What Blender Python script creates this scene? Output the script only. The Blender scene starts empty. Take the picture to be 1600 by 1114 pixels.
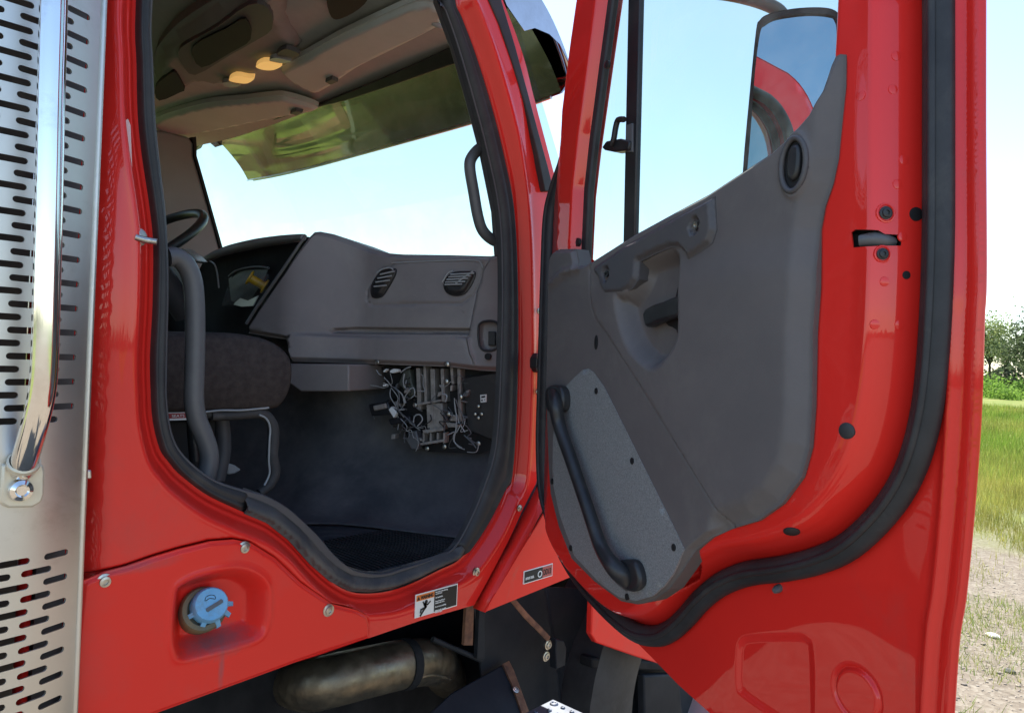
import bpy, bmesh, math, random
import numpy as np
from mathutils import Vector, Matrix
from mathutils.geometry import delaunay_2d_cdt
random.seed(7); rng = np.random.default_rng(7)
R = math.radians
scene = bpy.context.scene
C = scene.collection

# ------------------------------------------------------------------ camera calibration
FPX = 1130.0; CX, CY = 800.0, 557.0
PSI = R(43.0); ROLL = math.atan(0.04); PITCH = math.atan(3 / FPX)
CAM = Vector((1.145, -1.317, 1.6))
f0 = Vector((-math.sin(PSI), math.cos(PSI), 0)); r0 = Vector((math.cos(PSI), math.sin(PSI), 0)); up0 = Vector((0, 0, 1))
fw = (f0 * math.cos(PITCH) + up0 * math.sin(PITCH)).normalized()
u1 = r0.cross(fw)
ix = r0 * math.cos(ROLL) + u1 * math.sin(ROLL)
iu = -r0 * math.sin(ROLL) + u1 * math.cos(ROLL)

def ray(px, py):
    return (fw + ix * ((px - CX) / FPX) - iu * ((py - CY) / FPX))

class Frame:
    """a plane in the place: origin, right axis U, up axis V, normal N"""
    def __init__(s, O, U, N):
        s.O = Vector(O); s.N = Vector(N).normalized(); U = Vector(U).normalized()
        s.V = s.N.cross(U).normalized(); s.U = s.V.cross(s.N).normalized()
    def p(s, px, py, w=0.0):
        d = ray(px, py); o = s.O + s.N * w
        t = (o - CAM).dot(s.N) / d.dot(s.N)
        q = CAM + d * t - s.O
        return (q.dot(s.U), q.dot(s.V))
    def pts(s, lst, w=0.0):
        return [s.p(a, b, w) for a, b in lst]
    def to3(s, u, v, w=0.0):
        return s.O + s.U * u + s.V * v + s.N * w
    def at(s, px, py, w=0.0):
        return s.to3(*s.p(px, py, w), w)

SIDE = Frame((0, 0, 0), (0, 1, 0), (1, 0, 0))
AL = R(-18.8)
ED = Vector((math.cos(AL), math.sin(AL), 0)); EN = Vector((math.sin(AL), -math.cos(AL), 0))
DOOR = Frame((0, 0, 0), ED, EN)
BE = R(25)
DASH = Frame((-.09, .03, 0), (math.cos(BE), math.sin(BE), 0), (math.sin(BE), -math.cos(BE), 0))
CEIL = Frame((0, 0, 2.43), (1, 0, 0), (0, -.14, -.99))     # u = x, facing down
LEFTP = Frame((-1.74, 0, 0), (0, 1, 0), (1, 0, 0))
CLUS = Frame((-.80, -.17, 0), (1, -.06, 0), (-.06, -1, 0))

# ------------------------------------------------------------------ objects
def obj(name, me, mat, parent=None, label=None, smooth=True):
    o = bpy.data.objects.new(name, me); C.objects.link(o)
    if mat: me.materials.append(mat)
    if parent: o.parent = parent
    if label: o['label'] = label
    if smooth:
        for p in me.polygons: p.use_smooth = True
    return o
def thing(name, label, cat, group=None, loc=(0, 0, 0)):
    o = bpy.data.objects.new(name, None); C.objects.link(o); o.location = loc
    o['label'] = label; o['category'] = cat
    if group: o['group'] = group
    return o
def from_bm(name, bm, mat, parent=None, label=None, smooth=True, auto=None):
    bmesh.ops.recalc_face_normals(bm, faces=bm.faces)
    me = bpy.data.meshes.new(name); bm.to_mesh(me); bm.free()
    o = obj(name, me, mat, parent, label, smooth)
    if auto and smooth:
        sharp(o, auto)
    return o
def sharp(o, deg=35):
    bm = bmesh.new(); bm.from_mesh(o.data)
    for e in bm.edges:
        if len(e.link_faces) == 2 and e.calc_face_angle(0) > R(deg): e.smooth = False
    bm.to_mesh(o.data); bm.free()
def mod_bevel(o, w=.004, seg=2, ang=40):
    m = o.modifiers.new('bevel', 'BEVEL'); m.width = w; m.segments = seg; m.limit_method = 'ANGLE'; m.angle_limit = R(ang)
def mod_solid(o, t, off=-1):
    m = o.modifiers.new('thick', 'SOLIDIFY'); m.thickness = t; m.offset = off

# ------------------------------------------------------------------ 2-D helpers
def dens(poly, h, closed=True):
    P = [np.array(p, float) for p in poly]; out = []
    n = len(P)
    for i in range(n if closed else n - 1):
        a, b = P[i], P[(i + 1) % n]; L = np.linalg.norm(b - a); k = max(1, int(round(L / h)))
        for j in range(k): out.append(a + (b - a) * j / k)
    if not closed: out.append(P[-1])
    return np.array(out)
def cat(pts, k=6, closed=True):
    """Catmull-Rom through the points"""
    P = [np.array(p, float) for p in pts]; n = len(P); out = []
    for i in range(n if closed else n - 1):
        if closed: a, b, c, d = P[i - 1], P[i], P[(i + 1) % n], P[(i + 2) % n]
        else: a, b, c, d = P[max(i - 1, 0)], P[i], P[i + 1], P[min(i + 2, n - 1)]
        for j in range(k):
            t = j / k
            out.append(.5 * ((2 * b) + (c - a) * t + (2 * a - 5 * b + 4 * c - d) * t * t + (-a + 3 * b - 3 * c + d) * t ** 3))
    if not closed: out.append(P[-1])
    return np.array(out)
def dist(pts, poly, closed=True):
    pts = np.asarray(pts, float); A = np.asarray(poly, float)
    B = np.roll(A, -1, 0) if closed else A[1:]
    A = A if closed else A[:-1]
    best = np.full(len(pts), 1e9)
    for a, b in zip(A, B):
        ab = b - a; L = ab.dot(ab) + 1e-12
        t = np.clip(((pts - a) @ ab) / L, 0, 1)
        d = np.hypot(*(pts - a - t[:, None] * ab).T)
        best = np.minimum(best, d)
    return best
def inside(pts, poly):
    pts = np.asarray(pts, float); A = np.asarray(poly, float); B = np.roll(A, -1, 0)
    r = np.zeros(len(pts), bool); x, y = pts[:, 0], pts[:, 1]
    for a, b in zip(A, B):
        c = (a[1] > y) != (b[1] > y)
        if c.any():
            xi = (b[0] - a[0]) * (y - a[1]) / ((b[1] - a[1]) if b[1] != a[1] else 1e-12) + a[0]
            r ^= c & (x < xi)
    return r
def sd(pts, poly):
    d = dist(pts, poly); return np.where(inside(pts, poly), d, -d)
def ss(x, a, b):
    t = np.clip((np.asarray(x, float) - a) / (b - a), 0, 1); return t * t * (3 - 2 * t)
def offs(poly, d):
    P = dens(poly, .007); T = np.roll(P, -1, 0) - np.roll(P, 1, 0)
    T /= np.linalg.norm(T, axis=1)[:, None] + 1e-9
    Nn = np.stack([T[:, 1], -T[:, 0]], 1); Q = np.concatenate([P + Nn * d, P - Nn * d])
    return Q[dist(Q, poly) > .95 * abs(d)]

def arc(c, r, a0, a1, n=9): return [(c[0] + r * math.cos(R(a0 + (a1 - a0) * i / (n - 1))), c[1] + r * math.sin(R(a0 + (a1 - a0) * i / (n - 1)))) for i in range(n)]
def relief(name, fr, outer, mat, parent=None, holes=(), h=.015, w=None, extra=(), label=None, thick=0, off=-1, w0=0.0, edge_h=None, auto=None, clear=None, skirt=0, roll=0):
    """a pressed sheet on a frame: outline, holes and a height function"""
    eh = edge_h or h
    loops = [dens(outer, eh)] + [dens(k, eh) for k in holes]
    lo = loops[0].min(0); hi = loops[0].max(0)
    gx, gy = np.meshgrid(np.arange(lo[0], hi[0], h), np.arange(lo[1], hi[1], h * .87))
    gx = gx + (np.arange(gx.shape[0]) % 2)[:, None] * h * .5
    G = np.stack([gx.ravel(), gy.ravel()], 1)
    def ok(Q, m):
        if len(Q) == 0: return Q
        k = inside(Q, loops[0])
        for l in loops[1:]: k &= ~inside(Q, l)
        Q = Q[k]
        if len(Q) == 0: return Q
        k = np.ones(len(Q), bool)
        for l in loops: k &= dist(Q, l) > m
        return Q[k]
    G = ok(G, eh * .45)
    if clear: G = G[~clear(G)]
    if roll:
        extra = list(extra) + [offs(loops[0], roll * k) for k in (.25, .5, .75, 1.05)]
        if len(G): G = G[dist(G, loops[0]) > roll * 1.35]
    if len(extra):
        E = ok(np.concatenate([np.asarray(e, float) for e in extra]), eh * .3)
        if len(E): G = np.concatenate([G, E])
    verts = []; edges = []
    for l in loops:
        s = len(verts); n = len(l); verts += [Vector(p) for p in l]
        edges += [(s + i, s + (i + 1) % n) for i in range(n)]
    verts += [Vector(p) for p in G]
    v, e, f, *_ = delaunay_2d_cdt(verts, edges, [], 0, 1e-6)
    V = np.array([(q[0], q[1]) for q in v]); F = np.array([list(t) for t in f if len(t) == 3])
    cen = V[F].mean(1); k = inside(cen, loops[0])
    for l in loops[1:]: k &= ~inside(cen, l)
    F = F[k]
    ww = (w(V) if w else np.zeros(len(V))) + w0
    X = [fr.to3(a, b, c) for (a, b), c in zip(V, ww)]
    wall = skirt or thick
    X0 = [fr.to3(a, b, -skirt if skirt else c - thick) for (a, b), c in zip(V, ww)] if wall else None
    a, b, c = V[F[:, 0]], V[F[:, 1]], V[F[:, 2]]
    cr = (b[:, 0] - a[:, 0]) * (c[:, 1] - a[:, 1]) - (b[:, 1] - a[:, 1]) * (c[:, 0] - a[:, 0])
    F[cr < 0] = F[cr < 0][:, ::-1]
    used = np.unique(F); mp = -np.ones(len(V), int); mp[used] = np.arange(len(used))
    VV = [X[i] for i in used]; FF = [tuple(t) for t in mp[F]]; nsheet = len(FF)
    if wall:
        cnt = {}
        for t in FF:
            for i in range(3): cnt.setdefault(tuple(sorted((t[i], t[(i + 1) % 3]))), []).append((t[i], t[(i + 1) % 3]))
        low = {}
        for l_ in cnt.values():
            if len(l_) == 1:
                a, b = l_[0]
                for q in (a, b):
                    if q not in low: low[q] = len(VV); VV.append(X0[used[q]])
                FF.append((b, a, low[a], low[b]))
    me = bpy.data.meshes.new(name); me.from_pydata(VV, [], FF); me.update()
    o = obj(name, me, mat, parent, label)
    # shading normals straight from the height function
    Q = V[used]; n3 = np.tile(np.array(fr.N), (len(Q), 1))
    if w:
        e = .0012; dx = np.array([e, 0]); dy = np.array([0, e])
        gu = (w(Q + dx) - w(Q - dx)) / (2 * e); gv = (w(Q + dy) - w(Q - dy)) / (2 * e)
        n3 = n3 - gu[:, None] * np.array(fr.U) - gv[:, None] * np.array(fr.V); n3 /= np.linalg.norm(n3, axis=1)[:, None]
    ln = np.zeros((len(me.loops), 3))
    for k_, p in enumerate(me.polygons):
        for li in p.loop_indices:
            ln[li] = n3[me.loops[li].vertex_index] if k_ < nsheet else p.normal
    me.normals_split_custom_set([tuple(v) for v in ln])
    return o

def tube(name, pts, r, mat, parent=None, n=12, k=6, closed=False, label=None, flat=None, smooth=True):
    """swept round bar; flat=(vector, factor) squashes it along a direction"""
    P = cat([tuple(p) for p in pts], k, closed) if k > 1 else np.array([tuple(p) for p in pts], float)
    m = len(P)
    rr = np.full(m, r, float) if not hasattr(r, '__len__') else np.interp(np.linspace(0, 1, m), np.linspace(0, 1, len(r)), r)
    T = (np.roll(P, -1, 0) - np.roll(P, 1, 0)) if closed else np.gradient(P, axis=0)
    T /= np.linalg.norm(T, axis=1)[:, None] + 1e-12
    a = np.array([0, 0, 1.]) if abs(T[0][2]) < .9 else np.array([1., 0, 0])
    nrm = np.cross(T[0], a); nrm /= np.linalg.norm(nrm); V = []; F = []
    for i in range(m):
        nrm = nrm - T[i] * nrm.dot(T[i]); nrm /= np.linalg.norm(nrm) + 1e-12; b = np.cross(T[i], nrm)
        for j in range(n):
            an = 2 * math.pi * j / n; o_ = (nrm * math.cos(an) + b * math.sin(an)) * rr[i]
            if flat is not None:
                fv = np.array(flat[0]); o_ = o_ + fv * (o_.dot(fv)) * (flat[1] - 1)
            V.append(P[i] + o_)
    for i in range(m if closed else m - 1):
        for j in range(n):
            F.append((i * n + j, i * n + (j + 1) % n, ((i + 1) % m) * n + (j + 1) % n, ((i + 1) % m) * n + j))
    if not closed:
        F.append(tuple(range(n))[::-1]); F.append(tuple((m - 1) * n + j for j in range(n)))
    me = bpy.data.meshes.new(name); me.from_pydata([tuple(v) for v in V], [], F); me.update()
    o = obj(name, me, mat, parent, label, smooth)
    bm = bmesh.new(); bm.from_mesh(me); bmesh.ops.recalc_face_normals(bm, faces=bm.faces); bm.to_mesh(me); bm.free()
    if not closed: sharp(o, 50)
    return o

def prism(name, fr, poly, w0, w1, mat, parent=None, bevel=0, label=None, seg=2):
    """a slab with the outline poly on the frame, from height w0 to w1"""
    bm = bmesh.new(); A = [bm.verts.new(fr.to3(u, v, w0)) for u, v in poly]; B = [bm.verts.new(fr.to3(u, v, w1)) for u, v in poly]
    bm.faces.new(A); bm.faces.new(B[::-1]); n = len(poly)
    for i in range(n): bm.faces.new((A[i], A[(i + 1) % n], B[(i + 1) % n], B[i]))
    o = from_bm(name, bm, mat, parent, label, True, 35)
    if bevel: mod_bevel(o, bevel, seg)
    return o
def box(name, x, y, z, mat, parent=None, bevel=0, label=None):
    bm = bmesh.new(); bmesh.ops.create_cube(bm, size=1)
    for v in bm.verts:
        v.co = Vector(((x[0] + x[1]) / 2 + v.co.x * (x[1] - x[0]), (y[0] + y[1]) / 2 + v.co.y * (y[1] - y[0]), (z[0] + z[1]) / 2 + v.co.z * (z[1] - z[0])))
    o = from_bm(name, bm, mat, parent, label, True, 35)
    if bevel: mod_bevel(o, bevel)
    return o
def lathe(name, prof, pos, axis, mat, parent=None, n=20, label=None, sx=1.0, sy=1.0, updir=None, auto=40):
    """prof: list of (radius, height) turned about axis; sx, sy stretch the section"""
    ax = Vector(axis).normalized(); u = Vector(updir or (0, 0, 1)); u = (u - ax * u.dot(ax))
    if u.length < 1e-4: u = Vector((1, 0, 0)) - ax * ax.x
    u.normalize(); s = u.cross(ax); bm = bmesh.new(); rings = []
    for r, h_ in prof:
        if r < 1e-6: rings.append([bm.verts.new(Vector(pos) + ax * h_)])
        else: rings.append([bm.verts.new(Vector(pos) + ax * h_ + s * (r * sx * math.cos(2 * math.pi * j / n)) + u * (r * sy * math.sin(2 * math.pi * j / n))) for j in range(n)])
    for A, B in zip(rings, rings[1:]):
        for j in range(n):
            q = [A[j % len(A)], A[(j + 1) % len(A)], B[(j + 1) % len(B)], B[j % len(B)]]
            q = list(dict.fromkeys(q))
            if len(q) > 2: bm.faces.new(q)
    return from_bm(name, bm, mat, parent, label, True, auto)
def bolt(pos, nrm, r, mat, parent, label=None, name='bolt'):
    return lathe(name, [(0, -.3 * r), (r * 1.35, -.3 * r), (r * 1.35, r * .18), (r * .95, r * .3), (r * .9, r * .6), (r * .5, r * .68), (r * .45, r * .4), (0, r * .4)], pos, nrm, mat, parent, 14, label)
def text(name, s, fr, u, v, w, size, mat, parent, sx=1.0, align='LEFT', bold=0.0, line=1.0, label=None):
    cu = bpy.data.curves.new(name, 'FONT'); cu.body = s; cu.size = size; cu.align_x = align; cu.extrude = .0002; cu.offset = bold; cu.space_line = line
    t_ = bpy.data.objects.new(name, cu); C.objects.link(t_); bpy.context.view_layer.update()
    me = bpy.data.meshes.new_from_object(t_.evaluated_get(bpy.context.evaluated_depsgraph_get())); bpy.data.objects.remove(t_)
    me.name = name; o = obj(name, me, None, None, smooth=False); me.materials.clear(); me.materials.append(mat)
    p = fr.to3(u, v, w); M = Matrix((fr.U * sx, fr.V, fr.N)).transposed().to_4x4(); M.translation = p
    o.parent = parent; o.matrix_basis = M
    if label: o['label'] = label
    return o

# ------------------------------------------------------------------ materials
def mat(name, col, rough=.5, metal=0, coat=0, noise=None, bump=None, spec=.5, coat_rough=.05, emis=None, rough_var=None, dust=None):
    m = bpy.data.materials.new(name); m.use_nodes = True; nt = m.node_tree; b = nt.nodes['Principled BSDF']
    b.inputs['Base Color'].default_value = (*col, 1); b.inputs['Roughness'].default_value = rough; b.inputs['Metallic'].default_value = metal
    b.inputs['Coat Weight'].default_value = coat; b.inputs['Coat Roughness'].default_value = coat_rough; b.inputs['Specular IOR Level'].default_value = spec
    tc = nt.nodes.new('ShaderNodeTexCoord')
    if noise:     # (colour2, scale, low, high)
        n = nt.nodes.new('ShaderNodeTexNoise'); n.inputs['Scale'].default_value = noise[1]; n.inputs['Detail'].default_value = 8; n.inputs['Roughness'].default_value = .65
        nt.links.new(tc.outputs['Object'], n.inputs['Vector'])
        r = nt.nodes.new('ShaderNodeMapRange'); r.inputs['From Min'].default_value = noise[2]; r.inputs['From Max'].default_value = noise[3]
        nt.links.new(n.outputs['Fac'], r.inputs['Value'])
        mx = nt.nodes.new('ShaderNodeMix'); mx.data_type = 'RGBA'; mx.inputs[6].default_value = (*col, 1); mx.inputs[7].default_value = (*noise[0], 1)
        nt.links.new(r.outputs[0], mx.inputs[0]); nt.links.new(mx.outputs[2], b.inputs['Base Color'])
    if dust:      # (colour, scale, low, high)
        n2 = nt.nodes.new('ShaderNodeTexNoise'); n2.inputs['Scale'].default_value = dust[1]; n2.inputs['Detail'].default_value = 12; n2.inputs['Roughness'].default_value = .75; n2.inputs['Distortion'].default_value = .6
        nt.links.new(tc.outputs['Object'], n2.inputs['Vector'])
        r2 = nt.nodes.new('ShaderNodeMapRange'); r2.inputs['From Min'].default_value = dust[2]; r2.inputs['From Max'].default_value = dust[3]; nt.links.new(n2.outputs['Fac'], r2.inputs['Value'])
        m2 = nt.nodes.new('ShaderNodeMix'); m2.data_type = 'RGBA'; m2.inputs[7].default_value = (*dust[0], 1); nt.links.new(r2.outputs[0], m2.inputs[0])
        if b.inputs['Base Color'].links: nt.links.new(b.inputs['Base Color'].links[0].from_socket, m2.inputs[6])
        else: m2.inputs[6].default_value = (*col, 1)
        nt.links.new(m2.outputs[2], b.inputs['Base Color'])
    if rough_var:  # (scale, low, high)
        n = nt.nodes.new('ShaderNodeTexNoise'); n.inputs['Scale'].default_value = rough_var[0]; n.inputs['Detail'].default_value = 6
        nt.links.new(tc.outputs['Object'], n.inputs['Vector'])
        r = nt.nodes.new('ShaderNodeMapRange'); r.inputs['From Min'].default_value = .3; r.inputs['From Max'].default_value = .7
        r.inputs['To Min'].default_value = rough_var[1]; r.inputs['To Max'].default_value = rough_var[2]
        nt.links.new(n.outputs['Fac'], r.inputs['Value']); nt.links.new(r.outputs[0], b.inputs['Roughness'])
    if bump:      # (scale, strength, distance)
        n = nt.nodes.new('ShaderNodeTexNoise'); n.inputs['Scale'].default_value = bump[0]; n.inputs['Detail'].default_value = 3
        nt.links.new(tc.outputs['Object'], n.inputs['Vector'])
        bp = nt.nodes.new('ShaderNodeBump'); bp.inputs['Strength'].default_value = bump[1]; bp.inputs['Distance'].default_value = bump[2]
        nt.links.new(n.outputs['Fac'], bp.inputs['Height']); nt.links.new(bp.outputs[0], b.inputs['Normal'])
    if emis:
        b.inputs['Emission Color'].default_value = (*emis[0], 1); b.inputs['Emission Strength'].default_value = emis[1]
    return m
def glass(name, tint, refl=.06):
    m = bpy.data.materials.new(name); m.use_nodes = True; nt = m.node_tree; nt.nodes.clear()
    o = nt.nodes.new('ShaderNodeOutputMaterial'); t = nt.nodes.new('ShaderNodeBsdfTransparent'); t.inputs[0].default_value = (*tint, 1)
    g = nt.nodes.new('ShaderNodeBsdfGlossy'); g.inputs['Roughness'].default_value = .01; g.inputs[0].default_value = (.9, .95, .95, 1)
    lw = nt.nodes.new('ShaderNodeLayerWeight'); lw.inputs[0].default_value = .5
    pw = nt.nodes.new('ShaderNodeMath'); pw.operation = 'POWER'; pw.inputs[1].default_value = 5; nt.links.new(lw.outputs['Facing'], pw.inputs[0])
    f = nt.nodes.new('ShaderNodeMath'); f.operation = 'MULTIPLY_ADD'; f.inputs[1].default_value = .85; f.inputs[2].default_value = .035; nt.links.new(pw.outputs[0], f.inputs[0])
    d = nt.nodes.new('ShaderNodeBsdfTranslucent'); d.inputs[0].default_value = (.8, .85, .85, 1); tc = nt.nodes.new('ShaderNodeTexCoord')
    nz = nt.nodes.new('ShaderNodeTexNoise'); nz.inputs['Scale'].default_value = 7; nz.inputs['Detail'].default_value = 9; nz.inputs['Roughness'].default_value = .7; nt.links.new(tc.outputs['Object'], nz.inputs['Vector'])
    mr = nt.nodes.new('ShaderNodeMapRange'); mr.inputs['From Min'].default_value = .42; mr.inputs['From Max'].default_value = .8; mr.inputs['To Min'].default_value = .004; mr.inputs['To Max'].default_value = .10; nt.links.new(nz.outputs['Fac'], mr.inputs[0])
    y = nt.nodes.new('ShaderNodeMixShader'); nt.links.new(mr.outputs[0], y.inputs[0]); nt.links.new(t.outputs[0], y.inputs[1]); nt.links.new(d.outputs[0], y.inputs[2]); t = y
    x = nt.nodes.new('ShaderNodeMixShader'); nt.links.new(f.outputs[0], x.inputs[0]); nt.links.new(t.outputs[0], x.inputs[1]); nt.links.new(g.outputs[0], x.inputs[2])
    nt.links.new(x.outputs[0], o.inputs[0]); return m

M_red = mat('red_paint', (.80, .022, .014), .5, 0, .8, spec=.2, noise=((.74, .022, .016), 2.2, .35, .75), bump=(90, .02, .002), coat_rough=.025, dust=((.58, .05, .04), 3, .56, .9))
M_redd = mat('dusty_red_paint', (.82, .026, .016), .5, 0, .4, spec=.2, noise=((.70, .05, .04), 7, .5, .9), bump=(50, .02, .002), coat_rough=.12, dust=((.42, .13, .10), 5, .58, .88))
M_rubber = mat('black_rubber', (.018, .018, .02), .55, noise=((.045, .045, .048), 9, .4, .8), bump=(180, .15, .001), dust=((.07, .066, .06), 6, .54, .84))
M_rubber2 = mat('dusty_rubber', (.022, .022, .024), .6, noise=((.045, .044, .043), 14, .4, .8), bump=(220, .12, .001), dust=((.08, .077, .07), 5, .54, .86))
M_trim = mat('grey_trim_plastic', (.112, .100, .098), .62, noise=((.145, .128, .122), 5, .4, .8), bump=(520, .28, .0006), dust=((.17, .155, .14), 3.2, .50, .82))
M_trim2 = mat('dark_trim_plastic', (.07, .068, .074), .55, noise=((.10, .088, .082), 6, .45, .8), bump=(480, .22, .0006), dust=((.13, .115, .10), 4, .5, .85))
M_dash = mat('dash_plastic', (.215, .192, .19), .58, noise=((.255, .23, .225), 4, .4, .8), bump=(450, .25, .0006), dust=((.30, .275, .25), 3.5, .50, .85))
M_black = mat('black_plastic', (.014, .014, .016), .42, noise=((.03, .03, .032), 10, .4, .8), bump=(300, .1, .0006), dust=((.05, .047, .043), 8, .5, .85))
M_sill = mat('scuffed_sill_plastic', (.05, .05, .053), .6, noise=((.10, .095, .085), 11, .42, .8), bump=(300, .15, .0006), dust=((.17, .15, .125), 7, .5, .8))
M_pil = mat('pillar_plastic', (.22, .22, .22), .65, noise=((.26, .255, .25), 6, .4, .8), bump=(400, .2, .0006))
M_clus = mat('instrument_plastic', (.02, .02, .022), .8, spec=.12, noise=((.04, .038, .036), 8, .4, .8))
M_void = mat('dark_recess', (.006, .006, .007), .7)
M_pad = mat('speckled_kick_plate', (.17, .176, .176), .5, noise=((.30, .31, .305), 420, .4, .68), bump=(420, .5, .001))
M_head = mat('headliner_fabric', (.37, .40, .375), .95, noise=((.41, .44, .41), 30, .35, .7), bump=(300, .3, .001), spec=.1)
M_head2 = mat('overhead_console_plastic', (.20, .205, .195), .75, noise=((.24, .24, .23), 9, .4, .7), bump=(400, .2, .0006))
M_visorf = mat('sun_visor_vinyl', (.43, .465, .44), .8, noise=((.47, .50, .475), 12, .4, .7), bump=(350, .25, .0008))
M_seat = mat('seat_cloth', (.045, .036, .034), .95, noise=((.075, .06, .055), 60, .35, .7), bump=(500, .5, .001), spec=.15)
M_seat2 = mat('seat_skirt_vinyl', (.05, .047, .046), .7, noise=((.12, .11, .10), 22, .5, .8), bump=(90, .3, .002))
M_steel = mat('stainless_sheet', (.66, .65, .62), .36, 1, noise=((.56, .54, .50), 3, .35, .75), rough_var=(5, .33, .46), bump=(6, .02, .002), dust=((.40, .37, .32), 4, .55, .85))
M_chrome = mat('chrome', (.80, .79, .77), .06, 1, noise=((.55, .52, .48), 18, .55, .9), rough_var=(12, .03, .16))
M_mirror = mat('mirror_glass', (.62, .76, .88), .006, 1)
M_visor = mat('polished_visor_steel', (.62, .58, .58), .1, 1, noise=((.42, .38, .35), 4, .42, .72), rough_var=(6, .015, .12), bump=(3, .03, .012))
M_zinc = mat('zinc_bolt', (.55, .54, .50), .35, 1, noise=((.35, .32, .27), 90, .4, .7))
M_ivory = mat('pale_cast_bracket', (.72, .66, .52), .4, .35, noise=((.55, .48, .36), 20, .4, .8))
M_grey = mat('grey_enamel', (.10, .10, .105), .45, noise=((.14, .14, .14), 12, .4, .8))
M_carpet = mat('floor_mat_rubber', (.03, .035, .043), .75, spec=.2, noise=((.05, .056, .066), 12, .35, .75), bump=(120, .4, .002), dust=((.16, .15, .135), 5, .5, .8))
M_wall = mat('firewall_liner', (.062, .063, .070), .9, spec=.15, noise=((.13, .126, .125), 6, .35, .75), bump=(80, .3, .003), dust=((.15, .145, .14), 3, .5, .85))
M_under = mat('chassis_black', (.010, .011, .013), .7, spec=.15, noise=((.03, .03, .032), 7, .4, .75), bump=(30, .3, .004))
M_under2 = mat('black_splash_plastic', (.014, .016, .020), .6, spec=.18, noise=((.032, .034, .038), 5, .4, .8), bump=(15, .15, .004))
M_exh = mat('heat_stained_steel', (.14, .115, .085), .45, .85, noise=((.34, .28, .19), 12, .35, .8), bump=(110, .3, .002), rough_var=(30, .3, .6))
M_rust = mat('rusty_steel', (.10, .045, .028), .85, noise=((.24, .11, .055), 40, .35, .7), bump=(120, .5, .002))
M_blue = mat('blue_cap_plastic', (.14, .38, .62), .5, noise=((.22, .46, .66), 25, .4, .8), dust=((.16, .22, .26), 30, .5, .75))
M_neck = mat('grimy_filler_neck', (.10, .10, .07), .6, noise=((.20, .14, .06), 30, .4, .7))
M_alu = mat('tread_aluminium', (.17, .185, .215), .5, 1, noise=((.12, .13, .15), 20, .4, .8))
M_white = mat('white_label', (.78, .78, .75), .6)
M_ink = mat('black_print', (.012, .012, .012), .6)
M_orange = mat('orange_print', (.75, .20, .03), .6)
M_pale = mat('pale_red_print', (.45, .10, .09), .5)
M_amber = mat('lit_lamp_lens', (.9, .62, .25), .3, emis=((1.0, .55, .16), .2))
M_lens = mat('clear_lamp_lens', (.35, .36, .36), .25)
M_wire = mat('grey_wire', (.34, .34, .33), .6)
M_alum2 = mat('dull_cast_metal', (.24, .215, .195), .55, .2, noise=((.40, .36, .32), 45, .4, .7), bump=(80, .3, .001))
M_yellow = mat('yellow_plastic', (.70, .42, .03), .4)
M_bag = mat('clear_plastic_film', (.5, .5, .5), .12)
b_ = M_bag.node_tree.nodes['Principled BSDF']; b_.inputs['Alpha'].default_value = .14
M_glass = glass('door_glass', (.63, .70, .61)); M_ws = glass('windshield_glass', (.62, .69, .58))

# ================================================================== THE TRUCK
TR = thing('truck', 'red truck cab with its passenger door open and a perforated steel exhaust guard', 'truck')
OUT = Vector((1, 0, 0))

# ---- door opening contours (cab side)
sealO_px = [(213, 0), (214, 100), (216, 180), (222, 241), (234, 321), (240, 382), (239, 477), (235, 556), (236, 610), (239, 656), (250, 701), (265, 723), (281, 741), (320, 771), (360, 791), (390, 804),
            (422, 819), (456, 846), (490, 884), (520, 910), (550, 925), (584, 927), (618, 921), (652, 908), (686, 891), (715, 877), (735, 855), (762, 815), (788, 765), (799, 740), (806, 600), (806, 450), (800, 330), (785, 250), (765, 170), (740, 90), (717, 30), (706, 0)]
sealI_px = [(241, 0), (242, 100), (246, 190), (253, 260), (262, 340), (266, 440), (264, 560), (264, 630), (275, 688), (300, 723), (340, 752), (388, 768),
            (418, 776), (452, 795), (482, 821), (503, 842), (524, 867), (550, 889), (575, 897), (605, 898), (635, 889), (677, 876), (712, 858), (738, 815), (763, 755), (780, 690), (787, 560), (789, 430), (784, 330), (765, 235), (745, 158), (720, 72), (700, 15), (692, 0)]
SX = -.034
so = SIDE.pts(sealO_px, SX); si = SIDE.pts(sealI_px, SX + .012)
topO = [(-.30, 2.50), (-.36, 2.57), (-.46, 2.60), (-.72, 2.60), (-.84, 2.585), (-.90, 2.54), (-.912, 2.44)]
topI = [(-.32, 2.465), (-.38, 2.54), (-.48, 2.575), (-.72, 2.575), (-.82, 2.555), (-.87, 2.52), (-.885, 2.43)]
SO = cat(so + topO, 4); SI = cat(si + topI, 4)

# ---- cab side sheet
bot = SIDE.pts([(120, 1163), (245, 1114), (400, 1056), (578, 996), (660, 968), (741, 945)])
front = SIDE.pts([(790, 856), (843, 757), (866, 650), (880, 500), (890, 340), (874, 284), (842, 161), (805, 52), (785, 0)])
outer = [(-.99, bot[0][1])] + bot[1:] + front + [(-.17, 2.50), (-.27, 2.62), (-.40, 2.68), (-.99, 2.68)]
REC_PX = [(270, 925), (283, 908), (310, 896), (345, 888), (375, 886), (402, 896), (418, 914), (421, 940), (419, 972), (408, 996), (380, 1008), (330, 1022), (285, 1032), (271, 1020), (266, 985)]
REC = cat(SIDE.pts(REC_PX, .007), 4)
pan = [(128, 908), (165, 893), (200, 884), (240, 870), (280, 858), (329, 846), (366, 843), (392, 848), (430, 872), (470, 910), (520, 944), (560, 954), (575, 962), (579, 975), (579, 997), (500, 1023), (400, 1060), (245, 1117), (140, 1157), (100, 1172)]
PAN = np.array(SIDE.pts(pan, .007))
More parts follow.
